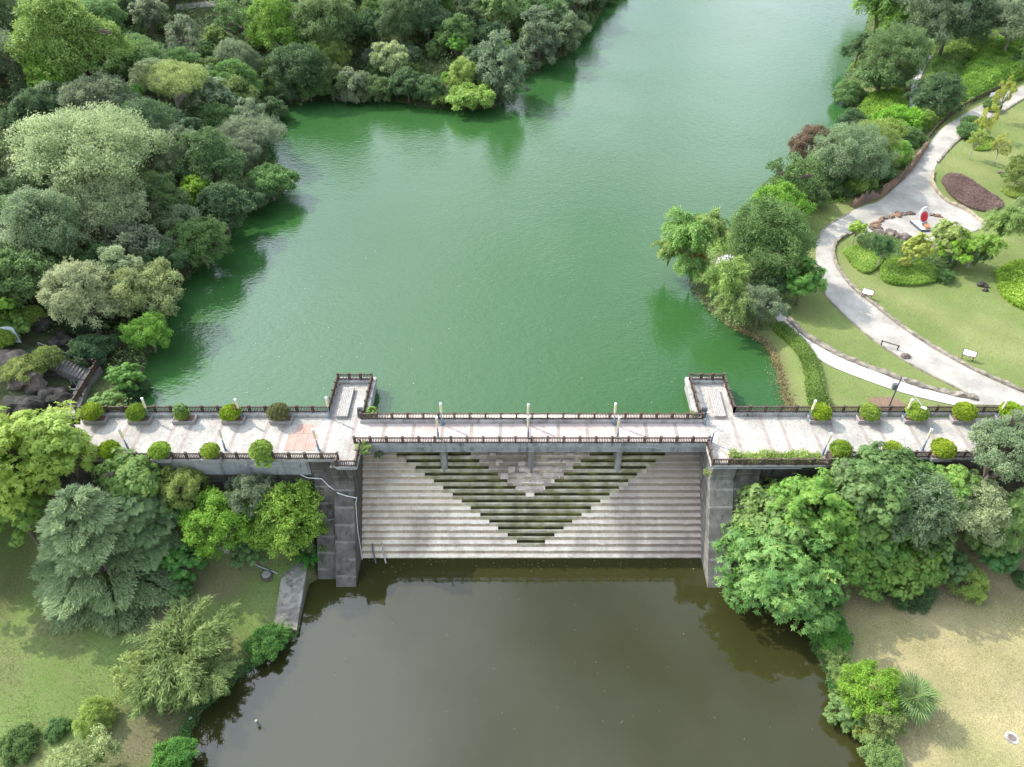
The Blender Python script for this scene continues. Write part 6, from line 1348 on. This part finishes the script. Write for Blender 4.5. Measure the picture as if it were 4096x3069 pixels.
edg = [(0,1),(1,2),(2,3),(3,4),(4,5),(5,6),(6,7),(3,8),(8,9),(9,10),(10,11),(3,12),(12,13),(13,14),(14,15),(0,16),(16,17),(17,18),(18,19),(0,20),(20,21),(21,22),(22,23)] + [(11, i) for i in range(24, 30)] + [(15, i) for i in range(30, 36)] + [(6, 36)]
skin_obj('body', body, edg, M['skin'], pt)
skin_obj('t_shirt', [(0,0,.98,.17,.135),(0,0,1.12,.163,.122),(0,.01,1.28,.183,.126),(0,.01,1.405,.135,.10),(.20,0,1.385,.076),(.25,-.035,1.22,.070),(-.20,0,1.385,.076),(-.25,.015,1.22,.070)], [(0,1),(1,2),(2,3),(3,4),(4,5),(3,6),(6,7)], M['black'], pt)
skin_obj('trousers', [(0,0,.96,.165,.132),(.10,0,.86,.112),(.115,-.01,.50,.085),(.115,.02,.12,.072),(-.10,0,.86,.112),(-.125,-.02,.50,.085),(-.135,.02,.12,.072)], [(0,1),(1,2),(2,3),(0,4),(4,5),(5,6)], M['black'], pt)
skin_obj('hair', [(0,.02,1.60,.085,.075),(0,.005,1.69,.086,.10),(0,-.005,1.735,.06,.075)], [(0,1),(1,2)], M['hair'], pt)
for s in (-1, 1): MB().lathe((s * .031, -.108, 1.645), [(.004, -.008), (.011, 0), (.004, .008)], 8).build('eye', M['hair'], pt, world=False)
MB().box(-.025, .025, -.112, -.10, 1.565, 1.575).build('mouth', M['red'], pt, world=False)
for s in (-1, 1): MB().lathe((s * .082, -.01, 1.625), [(.008, -.03), (.016, 0), (.008, .03)], 8).build('ear', M['skin'], pt, world=False)

def fringe(name, poly_px, n, low, mat, lab, seed, h=.5, w=1.0, off=0.1):
    r = np.random.default_rng(seed); q = [P(x * KD, y * KD, ZP if low else ZW) for x, y in poly_px]; seg = [(a, b, (b - a).length) for a, b in zip(q, q[1:])]; tot = sum(x[2] for x in seg); pts = []
    for a, b, l in seg:
        for _ in range(int(n * l / tot)):
            p = a.lerp(b, r.random()); x, y = p.x + r.normal() * w * .5, p.y + r.normal() * w * .5
            if sdist([x], [y], POND if low else LAKE)[0] > -off: pts.append((x, y, H(x, y) + r.random() * h * (.4 + .6 * abs(math.sin(x * 1.3 + y)))))
    tag(link(name, area_leaves(name, pts, mat, seed, .42, .10, .1, 2, .08)), lab, kind='stuff')
fringe('bank_grass', pond_right[1:10], 2600, True, LM['fern'], 'rank grass along the right edge of the pond', 3, .6, 1.3)
fringe('bank_grass', pond_left[3:], 2000, True, LM['fern'], 'rank grass along the left edge of the pond', 4, .55, 1.2)
fringe('bank_grass', lake_right[20:], 1500, False, LM['deadweed'], 'dry grass along the right lake shore', 5, .35, .7)
# floating petals and shore debris
rf = np.random.default_rng(6); pts = []
for _ in range(300):
    x, y = rf.uniform(480, 1640), rf.uniform(480, 880); p = P(x * KD, y * KD, ZW)
    if sdist([p.x], [p.y], LAKE)[0] < -2.5 and rf.random() < (.5 if x < 760 else .22): pts.append((p.x, p.y, ZW + .02))
o = area_leaves('petals', pts, M['panel_red'], 2, .13, .09, 4, 1, 0); o.materials[0] = rough_mat('pale_petal', (0.62, 0.50, 0.42), (0.75, 0.70, 0.62), 3)
tag(link('floating_petals', o), 'pale fallen petals drifting on the green lake', kind='stuff')
pts = []
for _ in range(420):
    x, y = rf.uniform(640, 1780), rf.uniform(1205, 1600) if rf.random() < .45 else 1212 + abs(rf.normal()) * 14; p = P(x * KD, y * KD, ZP)
    if sdist([p.x], [p.y], POND)[0] < -.4 and not (p.y > -6.6): pts.append((p.x, p.y, ZP + .015))
tag(link('floating_leaves', area_leaves('floating_leaves', pts[:170], LM['deadweed'], 12, .13, .09, 4, 1, 0)), 'yellow leaves afloat on the dark pond near the lowest step', kind='stuff')
pts = []
for _ in range(700):
    x, y = rf.uniform(1640, 1705), rf.uniform(745, 882); p = P(x * KD, y * KD, ZW); d = sdist([p.x], [p.y], LAKE)[0]
    if -1.6 < d < .2 and rf.random() < np.exp(d * .9): pts.append((p.x, p.y, max(ZW, H(p.x, p.y)) + .03))
tag(link('floating_weed', area_leaves('floating_weed', pts, LM['deadweed'], 4, .2, .12, 3, 2, .12)), 'yellowish dead weed floating along the right lake shore', kind='stuff')
pts = []
for x, y, n_ in [(560,1300,150),(330,1560,160),(450,1230,160),(1850,1330,260),(2100,1330,240),(1830,1400,160),(1960,1380,160),(2080,1480,120)]:
    c = Gl(x, y)
    for _ in range(n_): a, b = rf.normal(size=2) * 2.6; pts.append((c.x + a, c.y + b, H(c.x + a, c.y + b) + .03))
tag(link('fallen_leaves', area_leaves('fallen_leaves', pts, LM['gold'], 7, .13, .09, 3, 1, 0)), 'dry leaves scattered on the lower lawns', kind='stuff')
